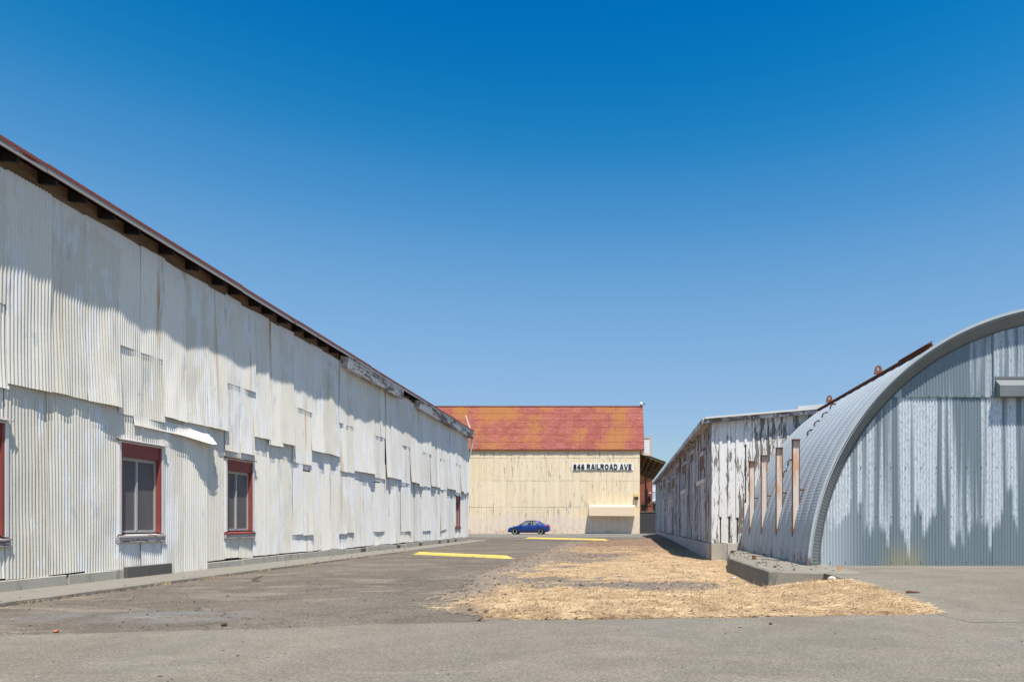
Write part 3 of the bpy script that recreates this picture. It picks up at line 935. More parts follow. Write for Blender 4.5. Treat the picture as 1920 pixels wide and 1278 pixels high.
tier_me = [panel_mesh(cw - .014, b - a, 'wall_sheet', M['facade'], 2, .006) for a, b in tiers]
for k, (a, b) in enumerate(tiers):
    for c in range(ncol):
        o = link('wall_sheet', tier_me[k], wh)
        o.location = Vector((XA + c * cw, FY - .01 - rng.uniform(0, .012) - (.012 if c % 2 else 0), a + rng.uniform(-.02, .02))) - wh.location
        o.rotation_euler = (0, 0, rng.uniform(-.006, .006))
mb = MB(); mb.box(XA, XB, FY + .02, FY + .2, 0, EZ); mb.build('wall', M['facade_plain'], wh)
MB().prism([(FY + .2, 0), (FY + .2, EZ), (79, 14.3), (84, EZ), (84, 0)], 'x', XB - .12, XB - .02).build('gable_wall', M['facade_plain'], wh, fix=True)
MB().prism([(FY + .2, 0), (FY + .2, EZ), (79, 14.3), (84, EZ), (84, 0)], 'x', XA + .02, XA + .12).build('gable_wall', M['facade_plain'], wh, fix=True)
# roof sheets: six courses
RY0, RZ0, RY1, RZ1 = FY - .16, EZ + .02, 79.0, 14.55
nr = 6; rc = 34; rw = (XB + .5 - (XA - .4)) / rc
sl = math.atan2(RZ1 - RZ0, RY1 - RY0); rl = math.hypot(RZ1 - RZ0, RY1 - RY0) / nr
rm = panel_mesh(rw - .008, rl + .08, 'roof_sheet', M['redroof'], 4, .025, .025)
for k in range(nr):
    for c in range(rc):
        o = link('roof_sheet', rm, wh)
        t = k * rl - .04
        o.location = Vector((XA - .4 + c * rw, RY0 + math.cos(sl) * t - rng.uniform(0, .01), RZ0 + math.sin(sl) * t + .06)) - wh.location
        o.rotation_euler = (-(math.pi / 2 - sl), 0, 0)
mb = MB(); mb.hexa([(XA - .4, RY0, RZ0 - .06), (XB + .5, RY0, RZ0 - .06), (XB + .5, RY1, RZ1 - .06), (XA - .4, RY1, RZ1 - .06), (XA - .4, RY0, RZ0 + .01), (XB + .5, RY0, RZ0 + .01), (XB + .5, RY1, RZ1 + .01), (XA - .4, RY1, RZ1 + .01)])
mb.hexa([(XA - .4, RY1 + .002, RZ1 - .06), (XB + .5, RY1 + .002, RZ1 - .06), (XB + .5, 84.5, RZ0 - .06), (XA - .4, 84.5, RZ0 - .06), (XA - .4, RY1 + .002, RZ1 + .01), (XB + .5, RY1 + .002, RZ1 + .01), (XB + .5, 84.5, RZ0 + .01), (XA - .4, 84.5, RZ0 + .01)])
mb.build('roof_deck', M['redroof'], wh, fix=True)
MB().box(XA - .4, XB + .5, RY1 - .12, RY1 + .12, RZ1 + .06, RZ1 + .14).build('ridge_cap', M['redroof'], wh)
MB().box(XA - .4, XB + .45, RY0 - .03, RY0 + .02, RZ0 - .16, RZ0 + .03).build('eave_board', M['rust_light'], wh)
# hood low on the closed wall, made deeper to darken the shade below
hx0, hx1 = (1105 - 1165) * FY / 1280, (1190 - 1165) * FY / 1280
hz0, hz1 = H + 12.5 * FY / 1280, H + 29 * FY / 1280
MB().hexa([(hx0, FY - 1.05, hz0), (hx1, FY - 1.05, hz0 - .03), (hx1, FY - .03, hz0), (hx0, FY - .03, hz0), (hx0, FY - .98, hz1), (hx1, FY - .98, hz1), (hx1, FY - .03, hz1 + .25), (hx0, FY - .03, hz1 + .25)]).build('hood', M['hood'], wh)
# address sign
sx0, sx1 = (1072.5 - 1165) * FY / 1280, (1187 - 1165) * FY / 1280
sz0, sz1 = H + (979 - 881.5) * FY / 1280, H + (979 - 868) * FY / 1280
sign = thing('address_sign', 'white street address sign with black raised letters high on the cream wall', 'sign', ((sx0 + sx1) / 2, FY - .06, sz0))
MB().box(sx0, sx1, FY - .09, FY - .06, sz0, sz1).build('sign_board', M['signw'], sign)
txt = '846 RAILROAD AVE'
tx0, tx1 = (1075 - 1165) * FY / 1280, (1184 - 1165) * FY / 1280
lh = 10.2 * FY / 1280
T_ = .215                       # stroke width against a letter height of 1
def ell(cx, cy, rx, ry, a0_, a1_, n=12):
    return [(cx + rx * math.cos(R(a0_ + (a1_ - a0_) * k / n)), cy + ry * math.sin(R(a0_ + (a1_ - a0_) * k / n))) for k in range(n + 1)]
h_ = T_ / 2
GL = {
    '8': (.78, [ell(.39, .70, .24, .18, 0, 360), ell(.39, .30, .27, .18, 0, 360)]),
    '4': (.80, [[(.54, 0), (.54, 1)], [(.50, .94), (.10, .36)], [(.02, .31), (.80, .31)]]),
    '6': (.78, [ell(.39, .31, .27, .19, 0, 360), ell(.40, .50, .28, .38, 45, 200)]),
    'R': (.84, [[(h_, 0), (h_, 1)], [(h_, 1 - h_), (.46, 1 - h_)], ell(.46, .70, .24, .18, 90, -90, 8), [(.46, .52), (h_, .52)], [(.42, .50), (.70, 0)]]),
    'A': (.90, [[(.11, 0), (.40, 1)], [(.79, 0), (.50, 1)], [(.22, .30), (.68, .30)]]),
    'I': (.25, [[(h_, 0), (h_, 1)]]),
    'L': (.66, [[(h_, 0), (h_, 1)], [(h_, h_), (.66, h_)]]),
    'O': (.94, [ell(.47, .50, .35, .38, 0, 360, 18)]),
    'D': (.86, [[(h_, 0), (h_, 1)], [(h_, 1 - h_), (.42, 1 - h_)], ell(.42, .50, .32, .38, 90, -90, 10), [(.42, h_), (h_, h_)]]),
    'V': (.88, [[(.10, 1), (.40, 0)], [(.78, 1), (.48, 0)]]),
    'E': (.68, [[(h_, 0), (h_, 1)], [(h_, 1 - h_), (.68, 1 - h_)], [(h_, .5), (.64, .5)], [(h_, h_), (.68, h_)]]),
}
tot = sum((.36 if ch == ' ' else GL[ch][0] + .13) for ch in txt) - .13
kx = (tx1 - tx0) / tot; cur = 0.0
zb_ = sz0 + (sz1 - sz0 - lh) / 2
for ch in txt:
    if ch == ' ':
        cur += .36; continue
    w_, strokes = GL[ch]
    mb = MB(); d = 0.0
    for st in strokes:
        for (ax, az), (bx, bz) in zip(st, st[1:]):
            L_ = math.hypot(bx - ax, bz - az); ux, uz = (bx - ax) / L_, (bz - az) / L_
            e = .03 if len(st) > 2 else 0
            px_, pz_ = -uz * h_, ux * h_
            q = [(ax - ux * e + px_, az - uz * e + pz_), (bx + ux * e + px_, bz + uz * e + pz_), (bx + ux * e - px_, bz + uz * e - pz_), (ax - ux * e - px_, az - uz * e - pz_)]
            q = [(tx0 + (cur + u) * kx, zb_ + v * lh) for u, v in q]
            d = (d + .0015) % .012
            mb.prism(q, 'y', FY - .13 - d, FY - .088 - d * .2)
    mb.build('letter', M['signb'], sign, fix=True)
    cur += w_ + .13
MB().box(tx0, tx1, FY - .115, FY - .092, sz0 + .02, sz0 + .045).build('letter_shadow_strip', M['signb'], sign)  # black strip standing in for the underline-like shadow below the letters
# wall lamp
lx, lz = (1193 - 1165) * FY / 1280, H + (979 - 931) * FY / 1280
lamp = thing('wall_lamp', 'small boxy yellowish floodlight on the cream wall near its right corner', 'wall lamp', (lx, FY - .03, lz))
MB().hexa([(lx - .25, FY - .42, lz + .0), (lx + .25, FY - .42, lz + .0), (lx + .25, FY - .04, lz), (lx - .25, FY - .04, lz), (lx - .25, FY - .30, lz + .3), (lx + .25, FY - .30, lz + .3), (lx + .25, FY - .04, lz + .34), (lx - .25, FY - .04, lz + .34)]).build('housing', plain('mustard_metal', (0.45, 0.32, 0.10), .6), lamp)
MB().box(lx - .2, lx + .2, FY - .30, FY - .05, lz - .30, lz - .003).build('bracket_box', plain('brown_metal', (0.16, 0.11, 0.06), .6), lamp)
# pale fitting on the ridge end
rx, rz = XB + .3, RZ1 + .14
rl_ = thing('ridge_fitting', 'small pale round fitting standing on the end of the red ridge', 'roof fitting', (rx, RY1, rz))
MB().tube([(rx, RY1, rz), (rx, RY1, rz + .12)], .08).build('stem', M['galv'], rl_)
mb = MB(); mb.tube([(rx - .02, RY1 - .05, rz + .10), (rx, RY1 - .05, rz + .2), (rx, RY1 - .05, rz + .32), (rx, RY1 - .05, rz + .42)], [.16, .22, .19, .06], 10); mb.build('dome', M['pale'], rl_)
MB().box(rx + .10, rx + .42, RY1 - .1, RY1 + .1, rz + .16, rz + .34).build('arm', M['galv'], rl_)

# lean-to canopy to the right of the warehouse
can = thing('canopy', 'open lean-to canopy with brown timber underside beside the cream warehouse', 'canopy', (3.5, 86, 0))
cx0, cx1, cy0, cy1 = 2.12, 4.85, FY + .3, 102.0
cz0, cz1 = 8.75, 7.75
M['canopy_wood'] = plain('brown_canopy_timber', (0.16, 0.10, 0.05), .85, var=.4, vscale=2)
M['canopy_dark'] = plain('dark_canopy_boards', (0.10, 0.065, 0.035), .85, var=.5, vscale=1.2, stretch=(1, 3, 1))
MB().hexa([(cx0, cy0, cz0), (cx1, cy0, cz1), (cx1, cy1, cz1), (cx0, cy1, cz0), (cx0, cy0, cz0 + .08), (cx1, cy0, cz1 + .08), (cx1, cy1, cz1 + .08), (cx0, cy1, cz0 + .08)]).build('roof', M['canopy_dark'], can)
y = cy0 + .05
while y < cy1:
    MB().hexa([(cx0, y, cz0 - .22), (cx1 - .03, y, cz1 - .2), (cx1 - .03, y + .14, cz1 - .2), (cx0, y + .14, cz0 - .22), (cx0, y, cz0 - .003), (cx1 - .03, y, cz1 - .003), (cx1 - .03, y + .14, cz1 - .003), (cx0, y + .14, cz0 - .003)]).build('rafter', M['canopy_wood'], can)
    y += 2.3
for k in range(1, 5):
    t = k / 5; x = cx0 + (cx1 - cx0) * t; z = cz0 + (cz1 - cz0) * t
    MB().box(x - .05, x + .05, cy0, cy1, z - .30, z - .225).build('purlin', M['canopy_wood'], can)
y = cy0 + 4
while y < cy1:
    MB().tube([(cx0 + .05, y, 6.7), (cx1 - .3, y, cz1 - .25)], .07, 6).build('strut', M['canopy_wood'], can); y += 4.6
MB().hexa([(cx0, cy0 - .1, cz0 - .15), (cx0 + 1.0, cy0 - .1, cz0 - .30), (cx0 + 1.0, cy0 - .02, cz0 - .30), (cx0, cy0 - .02, cz0 - .15), (cx0, cy0 - .1, cz0 + .36), (cx0 + 1.0, cy0 - .1, cz0 - .16), (cx0 + 1.0, cy0 - .02, cz0 - .16), (cx0, cy0 - .02, cz0 + .36)]).build('gable_board', M['hood'], can)

# dark low wall, brick building, pale blocks behind
dw = MB().box(1.9, 5.6, 75.2, 75.5, 0, 2.32).build('dark_wall', M['darkwall']); tag(dw, 'low charcoal grey wall closing the gap right of the cream warehouse', 'wall')
dw2 = MB().box(1.86, 5.64, 75.15, 75.55, 2.323, 2.42).build('coping', M['darkpatch'], dw)
br = thing('brick_building', 'tall red brick building with dark pipes seen under the canopy', 'building', (1, 112, 0))
bx0, bx1, by = -6.0, (1223.5 - 1165) * 106 / 1280, 106.0
MB().box(bx0, bx1, by, by + 12, 0, 9.2).build('wall', M['brick'], br)
mb = MB()
for k in range(58):
    z = .1 + k * .155
    mb.box(bx0, bx1, by - .008, by - .001, z, z + .14)
o = mb.build('brick_course', M['brick'], br); o['kind'] = 'stuff'
def BX(px): return (px - 1165) * by / 1280
def BZ(py): return H + (979 - py) * by / 1280
for px, r_, z0, z1 in ((1211, .10, 952, 880), (1213.7, .06, 955, 915)):
    MB().tube([(BX(px), by - .15, BZ(z0)), (BX(px), by - .15, BZ(z1))], r_, 6).build('pipe', M['black'], br)
MB().tube([(BX(1204), by - .15, BZ(936)), (BX(1212), by - .15, BZ(944)), (BX(1224), by - .15, BZ(944))], .045, 6).build('pipe', M['black'], br)
MB().box(BX(1202), BX(1210), by - .03, by - .012, BZ(957), BZ(945)).build('opening', M['black'], br)
MB().box(BX(1216.5), BX(1220), by - .03, by - .012, BZ(940), BZ(932)).build('window', M['black'], br)
MB().tube([(BX(1218), by - .1, BZ(932)), (BX(1218), by - .3, BZ(925))], .03, 6).build('lamp_arm', M['galv'], br)
MB().box(BX(1216.5), BX(1221), by - .6, by - .2, BZ(924.5), BZ(923)).build('lamp_shade', M['pale'], br)
pt = thing('pale_tower', 'plain white tower block rising behind the canopy beside the red roof', 'building', (5, 132, 0))
def PX(px): return (px - 1165) * 130 / 1280
def PZ(py): return H + (979 - py) * 130 / 1280
MB().box(PX(1195), PX(1218), 130, 138, 0, PZ(820)).build('wall', M['pale'], pt)
MB().box(PX(1218) + .02, PX(1222.5), 130.3, 138, 0, PZ(816)).build('corner_pier', M['palebeige'], pt)
MB().box(PX(1195), PX(1218) - .02, 129.9, 129.99, PZ(821.5), PZ(819.5)).build('parapet', M['palebeige'], pt)
bb = thing('hazy_building', 'distant building with pale haze blue put into its wall colour, glimpsed beside the weathered wooden shed', 'building', (14, 205, 0))
MB().box(7.5, 30, 200, 214, 0, 14).build('wall', M['haze_blue'], bb)  # far wall, its haze painted as pale blue
for k in range(3):
    MB().box(7.6, 29.9, 199.93, 199.99, 3 + k * 3.6, 4.4 + k * 3.6).build('window_band', M['pale'], bb)
def bush(name, label, c, rx_, rz_, n, mat, sd):
    r = random.Random(sd)
    t = thing(name, label, 'bush', (c[0], c[1], 0))
    MB().tube([(c[0], c[1], 0), (c[0] + .1, c[1], c[2])], [.12, .05], 6).build('trunk', M['rafter'], t)
    mb = MB()
    for _ in range(n):
        d = Vector((r.gauss(0, 1), r.gauss(0, 1), r.gauss(0, 1))).normalized() * r.random() ** .4
        p = Vector(c) + Vector((d.x * rx_, d.y * rx_, d.z * rz_))
        a = Vector((r.gauss(0, 1), r.gauss(0, 1), r.gauss(0, 1))).normalized() * .3; b = a.orthogonal() * 1.0
        mb.quad(tuple(p - a), tuple(p + b * .5), tuple(p + a), tuple(p - b * .5))
    mb.build('crown', mat, t)
M['leaf'] = plain('dark_green_leaves', (0.045, 0.065, 0.03), .8, var=.5, vscale=1.5)
bush('bush', 'dark green bush behind the low charcoal wall', (5.9, 118, 2.6), 1.5, 2.4, 900, M['leaf'], 4)
#SECTION3
# ------------------------------------------------------------------ weathered wooden shed
CX, CY = 3.19, 24.0
wd = thing('wooden_shed', 'weathered wooden shed with peeling white boards and concrete base', 'shed', (5, 40, 0))
FB = .50                                          # top of the concrete base
def roofz(x): return 4.80 + .085 * (x - CX)
nb = 12; bw = (6.70 - CX) / nb
for k in range(nb):
    x0, x1 = CX + .03 + k * bw, CX + .03 + (k + 1) * bw - .045
    dy = rng.uniform(-.006, .006)
    MB().hexa([(x0, CY + dy, FB + rng.uniform(-.01, .02)), (x1, CY - dy, FB + rng.uniform(-.01, .02)), (x1, CY + .03, FB), (x0, CY + .03, FB), (x0, CY + dy, roofz(x0) - .02), (x1, CY - dy, roofz(x1) - .02), (x1, CY + .03, roofz(x1) - .02), (x0, CY + .03, roofz(x0) - .02)]).build('board', M['peel'], wd)
    xb = x1 + .0225
    z0 = FB
    segs = [(FB, roofz(xb) - .03)]
    if k in (0, 1, 2): segs = [(1.42 + rng.uniform(-.05, .05), roofz(xb) - .03)]
    if k == 3: segs = [(FB, 1.9), (3.95, roofz(xb) - .03)]
    for a, b in segs:
        MB().box(xb - .05, xb + .05, CY - .034, CY - .008, a, b).build('batten', M['peel'], wd, bevel=.004)
MB().box(CX - .02, CX + .06, CY - .03, CY + .06, FB, 4.78).build('corner_board', M['peel'], wd)
MB().box(CX + .05, 6.7, CY + .04, CY + .12, FB, 4.75).build('wall', M['backing'], wd)
# long shaded side wall: boards and battens too thin in view to pick apart
mb = MB(); y = CY + .08; YE = 62.6
while y < YE:
    w = .30 * rng.uniform(.9, 1.1); dx = rng.uniform(-.014, .014)
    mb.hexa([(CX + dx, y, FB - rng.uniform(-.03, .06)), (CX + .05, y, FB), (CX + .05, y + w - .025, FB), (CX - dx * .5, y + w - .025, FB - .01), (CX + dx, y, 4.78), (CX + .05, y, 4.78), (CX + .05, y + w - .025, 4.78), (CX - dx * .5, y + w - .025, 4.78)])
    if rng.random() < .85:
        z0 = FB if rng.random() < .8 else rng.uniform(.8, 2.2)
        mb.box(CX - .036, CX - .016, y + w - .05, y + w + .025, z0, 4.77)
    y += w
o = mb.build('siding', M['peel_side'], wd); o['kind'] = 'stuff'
MB().box(CX + .06, CX + .14, CY + .1, YE, FB, 4.75).build('wall', M['backing'], wd)
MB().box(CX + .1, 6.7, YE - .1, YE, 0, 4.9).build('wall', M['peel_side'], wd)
MB().box(6.6, 6.72, CY + .1, YE, 0, 5.02).build('wall', M['peel'], wd)
# concrete base in lengths
MB().box(CX - .03, CX + .52, CY - .05, CY + .3, -.35, FB - .012).build('base', M['found'], wd, bevel=.01)
MB().box(CX + .53, 4.3, CY - .06, CY + .3, -.35, FB - .005).build('base', M['pinkfound'], wd, bevel=.01)
y = CY + .31
while y < YE:
    L = min(rng.uniform(3.5, 6), YE - y)
    MB().box(CX - .05 + rng.uniform(-.02, .02), CX + .2, y, y + L - .03, -.35, FB - .02 - rng.uniform(0, .05)).build('base', M['pinkfound'], wd, bevel=.01); y += L
# roof, low pitch rising to the right
def slab(x0, x1, y0, y1, zf, t0, t1):
    return MB().hexa([(x0, y0, zf(x0) + t0), (x1, y0, zf(x1) + t0), (x1, y1, zf(x1) + t0), (x0, y1, zf(x0) + t0), (x0, y0, zf(x0) + t1), (x1, y0, zf(x1) + t1), (x1, y1, zf(x1) + t1), (x0, y1, zf(x0) + t1)])
slab(2.87, 6.78, 23.72, 62.9, roofz, .0, .035).build('roof_deck', M['oldtrim'], wd)
slab(2.90, 6.80, 23.66, 62.95, roofz, .038, .10).build('roof', M['whiteroof'], wd)
slab(2.86, 6.76, 23.74, 23.80, roofz, -.10, -.003).build('fascia_board', M['peel_eave'], wd)
y = 23.82
while y < 62.8:
    L = min(4.0, 62.9 - y)
    MB().box(2.845 + rng.uniform(-.012, .012), 2.895, y, y + L - .02, 4.70 + rng.uniform(-.015, .015), 4.86).build('fascia_board', M['peel_side'], wd); y += L
mb = MB(); y = 24.2
while y < 62.6:
    mb.box(2.90, CX - .03, y, y + .06, 4.66, 4.768); y += .6
o = mb.build('rafter_tails', M['peel_side'], wd); o['kind'] = 'stuff'
# boarded openings and doors on the shaded side
def SY(px): return CX * 1280 / (px - 1165)
def SZ(py, y): return H + (979 - py) * y / 1280
for (pa, pb, za, zb) in ((1315, 1323.5, 880, 854), (1295.5, 1303, 864, 851), (1281, 1288, 886, 872), (1270, 1276, 887, 874), (1261, 1265.5, 914, 897), (1253.5, 1257.5, 923, 904), (1244, 1247.5, 915, 898), (1240, 1242, 918, 908)):
    ya, yb = SY(pb), SY(pa); ym = (ya + yb) / 2
    z0, z1 = SZ(za, ym), SZ(zb, ym)
    w = MB().box(CX - .045, CX - .018, ya, yb, z0, z1).build('boarded_window', M['boardbrown'], wd)
    MB().box(CX - .075, CX - .02, ya - .10, yb + .10, z1 + .0, z1 + .14).build('head_trim', M['peel_side'], w)
    MB().box(CX - .10, CX - .02, ya - .2, yb + .2, z1 + .163, z1 + .20).build('drip_cap', M['oldtrim'], w)
    if pa > 1290: MB().box(CX - .065, CX - .02, ya - .12, ya - .003, z0, z1 - .003).build('side_trim', M['peel_side'], w)
    if pa > 1290: MB().box(CX - .065, CX - .02, yb + .003, yb + .12, z0, z1 - .003).build('side_trim', M['peel_side'], w)
for (pa, pb, zt) in ((1310, 1324, 908), (1279, 1288.5, 925), (1254, 1263, 934), (1243.5, 1247, 940)):
    ya, yb = SY(pb), SY(pa); ym = (ya + yb) / 2
    z1 = SZ(zt, ym)
    d = MB().box(CX - .052, CX - .018, ya + .08, yb - .08, FB + .03, z1).build('door', M['peel_side'], wd)
    MB().box(CX - .09, CX - .02, ya - .06, yb + .06, z1 + .003, z1 + .17).build('lintel', M['whitewood' if pa in (1310, 1279) else 'peel_side'], d)
    MB().box(CX - .075, CX - .02, ya - .03, ya + .077, FB, z1).build('door_trim', M['peel_side'], d)
    MB().box(CX - .075, CX - .02, yb - .077, yb + .03, FB, z1).build('door_trim', M['peel_side'], d)
    ns = 4
    for k in range(1, ns):
        yk = ya + .08 + (yb - ya - .16) * k / ns
        MB().box(CX - .064, CX - .053, yk - .02, yk + .02, FB + .04, z1 - .02).build('door_batten', M['peel_side'], d)
# second, slightly higher roof set back behind the shed
rw_ = thing('rear_wing', 'white roofed wing set back behind the wooden shed, above the arched hut', 'building', (9, 44, 0))
MB().box(6.9, 13, 26.4, 62, 0, 5.55).build('wall', M['pale'], rw_)
MB().hexa([(6.75, 26.1, 5.52), (13.3, 26.1, 6.1), (13.3, 62.3, 6.1), (6.75, 62.3, 5.52), (6.75, 26.1, 5.66), (13.3, 26.1, 6.24), (13.3, 62.3, 6.24), (6.75, 62.3, 5.66)]).build('roof', M['whiteroof'], rw_)

# ------------------------------------------------------------------ arched hut
QX, QZ, QR = 10.14, .025, 5.98
hut = thing('arched_hut', 'arched corrugated steel hut with streaked galvanised end wall', 'hut', (QX, 19.4, .24))
Y0 = 15.07; SW = .61; NS = 14
a0 = math.asin((.25 - QZ) / QR)
arc = math.pi - 2 * a0
nrip = int(arc * QR / .075)
prof = [(0, -.035), (.05, .02), (.12, .045), (.5, .058), (.88, .045), (.95, .02), (1.0, -.035)]
rows = []
for i in range(nrip * 4 + 1):
    a = a0 + arc * i / (nrip * 4)
    rip = .0030 * math.cos(2 * math.pi * i / 4)
    row = []
    for u, off in prof:
        k = 1.0 if .1 < u < .9 else .35
        r_ = QR + off + rip * k
        row.append((QX - r_ * math.cos(a), u * (SW + .012), QZ + r_ * math.sin(a)))
    rows.append(row)
mb = MB(); mb.grid(rows); am = mb.mesh('arch_panel', M['galv_skin'], True)
for k in range(NS):
    o = link('arch_panel', am, hut)
    o.location = Vector((0, Y0 + k * SW, 0)) - hut.location
# flared corrugated rim between skin and end wall
RW = 5.70; YW = 15.35
rows = []
for i in range(nrip * 4 + 1):
    a = a0 + arc * i / (nrip * 4); rip = .006 * math.cos(2 * math.pi * i / 4)
    rows.append([(QX - (QR + .02 + (RW - .02 - QR) * t) * math.cos(a), Y0 - .02 + (YW - Y0 + .03) * t - rip * .7, QZ + (QR + .02 + (RW - .02 - QR) * t + rip * .7) * math.sin(a)) for t in (0, .33, .66, 1)])
mb = MB(); mb.grid(rows); mb.build('rim', M['galv'], hut, smooth=True)
mb = MB(); n = 160; rows = []
for i in range(n + 1):
    a = a0 + arc * i / n; c, s = math.cos(a), math.sin(a)
    rows.append([(QX - r_ * c, yy, QZ + r_ * s) for r_, yy in ((QR + .005, Y0 - .03), (QR + .062, Y0 - .03), (QR + .062, Y0 + .02), (QR + .005, Y0 + .02), (QR + .005, Y0 - .03))])
mb.grid(rows); mb.build('rim_edge', M['galv_skin'], hut)
# thin bead where the rim meets the end wall
mb = MB(); mb.tube([(QX - (RW + .0) * math.cos(a0 + arc * i / 120), YW - .012, QZ + RW * math.sin(a0 + arc * i / 120)) for i in range(121)], .012, 6); mb.build('rim_bead', M['galv'], hut)
# end wall sheets
def end_sheet(x0, x1, z0, z1, out):
    n = max(6, int(round((x1 - x0) / .0677 * 6))); cols = []
    for j in range(n + 1):
        x = x0 + (x1 - x0) * j / n
        q = RW ** 2 - (x - QX) ** 2
        zt = min(z1, QZ + math.sqrt(max(q, 0)) + .01) if q > 0 else z0
        zt = max(zt, z0)
        cols.append((x, zt))
    if max(c[1] for c in cols) - z0 < .05: return
    tl = rng.uniform(-.006, .006)
    rows = []
    for i in range(5):
        t = i / 4
        rows.append([(x, YW - out + .009 * math.cos(2 * math.pi * x / .0677) + tl * (2 * j / n - 1) + .008 * pn(x, t * 2, 4) - .008 * (1 - t) ** 4, z0 + (zt - z0) * t) for j, (x, zt) in enumerate(cols)])
    mb = MB(); mb.grid(rows); mb.build('end_sheet', M['galv_end'], hut, smooth=True)
xe = [4.5, 5.24, 6.0, 6.86, 7.6, 8.36, 8.76, 9.5, 10.3, 11.1, 11.9, 12.7, 13.5, 14.3, 15.1, 15.8]
for k in range(len(xe) - 1):
    end_sheet(xe[k] - .02, xe[k + 1] + .02, .245, 4.08, .004 * (k % 2))
    end_sheet(xe[k] - .02, xe[k + 1] + .02, 4.03, 7, .022 + .004 * (k % 2) + (.01 if xe[k] > 8.3 else 0))
pts = [(QX - 5.9 * math.cos(a0 + arc * i / 40), QZ + 5.9 * math.sin(a0 + arc * i / 40)) for i in range(41)]
MB().prism(pts, 'y', YW + .03, YW + .06).build('end_backing', M['backing'], hut)
MB().prism(pts, 'y', Y0 + NS * SW - .1, Y0 + NS * SW - .05).build('rear_wall', M['galv_end'], hut)
# rim foot
MB().hexa([(4.16, Y0 - .04, .235), (4.46, YW - .05, .235), (4.44, YW + .0, .235), (4.14, Y0 + .05, .235), (4.17, Y0 - .05, .34), (4.47, YW - .06, .34), (4.44, YW, .34), (4.14, Y0 + .05, .34)]).build('rim_foot', M['galv'], hut)
# vent hood on the end wall
vx0, vz0, vz1 = (1864 - 1165) * YW / 1280, H + (979 - 746) * YW / 1280, H + (979 - 709) * YW / 1280
MB().hexa([(vx0, YW - .24, vz0), (vx0 + 2.6, YW - .24, vz0), (vx0 + 2.6, YW - .03, vz0), (vx0, YW - .03, vz0), (vx0, YW - .24, vz0 + .24), (vx0 + 2.6, YW - .24, vz0 + .24), (vx0 + 2.6, YW - .03, vz1 - .03), (vx0, YW - .03, vz1 - .03)]).build('vent_hood', M['galv'], hut)
MB().box(vx0 - .02, vx0 + 2.62, YW - .055, YW - .032, vz1 - .028, vz1 + .03).build('vent_flashing', M['galv'], hut)
# rail on the shoulder of the roof
RXX, RZZ = 6.885, 5.02
nx_, nz_ = (RXX - QX) / 6.0, (RZZ - QZ) / 6.0
def off(d, e=0.0): return (RXX + nx_ * d + nz_ * e, RZZ + nz_ * d - nx_ * e)
def rbox(name, d0, d1, e0, e1, ya, yb, mat):
    return MB().prism([off(d0, e0), off(d1, e0), off(d1, e1), off(d0, e1)], 'y', ya, yb).build(name, mat, hut, fix=True)
rail = rbox('roof_rail', .05, .16, -.05, .05, 15.05, 23.6, M['rust'])
def sub(mb, name, mat, par): return mb.build(name, mat, par, fix=True)
sub(MB().prism([off(.165, -.07), off(.19, -.07), off(.19, .07), off(.165, .07)], 'y', 15.02, 16.6), 'rail_flange', M['rust'], rail)
for yy in (18.05, 22.3):
    lug = MB(); cz_ = .16
    outer = []; inner = []
    for k in range(17):
        a = math.pi * k / 16
        outer.append((math.cos(a) * .085, .13 + math.sin(a) * .10)); inner.append((math.cos(a) * .035, .14 + math.sin(a) * .04))
    outer = [(.11, 0)] + outer + [(-.11, 0)]; inner = [(.035, .09)] + inner + [(-.035, .09)]
    def P(q, y_): x_, z_ = RXX + nx_ * .15 + q[0], RZZ + nz_ * .15 + q[1]; return (x_, y_, z_)
    for k in range(len(outer) - 1):
        A, B, C_, D = outer[k], outer[k + 1], inner[k + 1], inner[k]
        lug.hexa([P(A, yy), P(B, yy), P(C_, yy), P(D, yy), P(A, yy + .05), P(B, yy + .05), P(C_, yy + .05), P(D, yy + .05)])
    lug.hexa([P((.11, 0), yy), P((.035, .09), yy), P((-.035, .09), yy), P((-.11, 0), yy), P((.11, 0), yy + .05), P((.035, .09), yy + .05), P((-.035, .09), yy + .05), P((-.11, 0), yy + .05)])
    sub(lug, 'lug', M['rust_light'], rail)
# clips hooked over the skin
def on_skin(px, py):
    dx, dz = (px - 1165) / 1280, (979 - py) / 1280
    a = dx * dx + dz * dz; b = 2 * (-dx * QX + dz * (H - QZ)); c = QX ** 2 + (H - QZ) ** 2 - (QR + .05) ** 2
    t = (-b - math.sqrt(max(b * b - 4 * a * c, 0))) / (2 * a)
    return Vector((dx * t, t, H + dz * t))
for px, py in ((1562, 763), (1547, 779), (1532, 795), (1519, 812), (1482, 868), (1473, 889), (1392 + 30, 882)):
    p = on_skin(px, py)
    if not 15.2 < p.y < 23.4: continue
    n_ = Vector((p.x - QX, 0, p.z - QZ)).normalized()
    q = p + n_ * .03
    t_ = Vector((n_.z, 0, -n_.x))
    mb = MB(); mb.tube([tuple(q - t_ * .10), tuple(q + n_ * .05), tuple(q + t_ * .08 + n_ * .03), tuple(q + t_ * .12 - n_ * .02)], .022, 6)
    mb.build('clip', M['darkstone'], hut)
# seam bolts along the lap of the end wall
mb = MB()
x = 6.9
while x < 9.2:
    mb.box(x - .012, x + .012, YW - .045, YW - .03, 4.045, 4.069); x += .2
x = 4.7
while x < 9.2:
    for z in (2.45, 1.35, .32):
        if (x - QX) ** 2 + (z - QZ) ** 2 < 5.55 ** 2: mb.box(x - .009, x + .009, YW - .026, YW - .012, z, z + .018)
    x += .34
o = mb.build('bolts', M['darkpatch'], hut); o['kind'] = 'stuff'

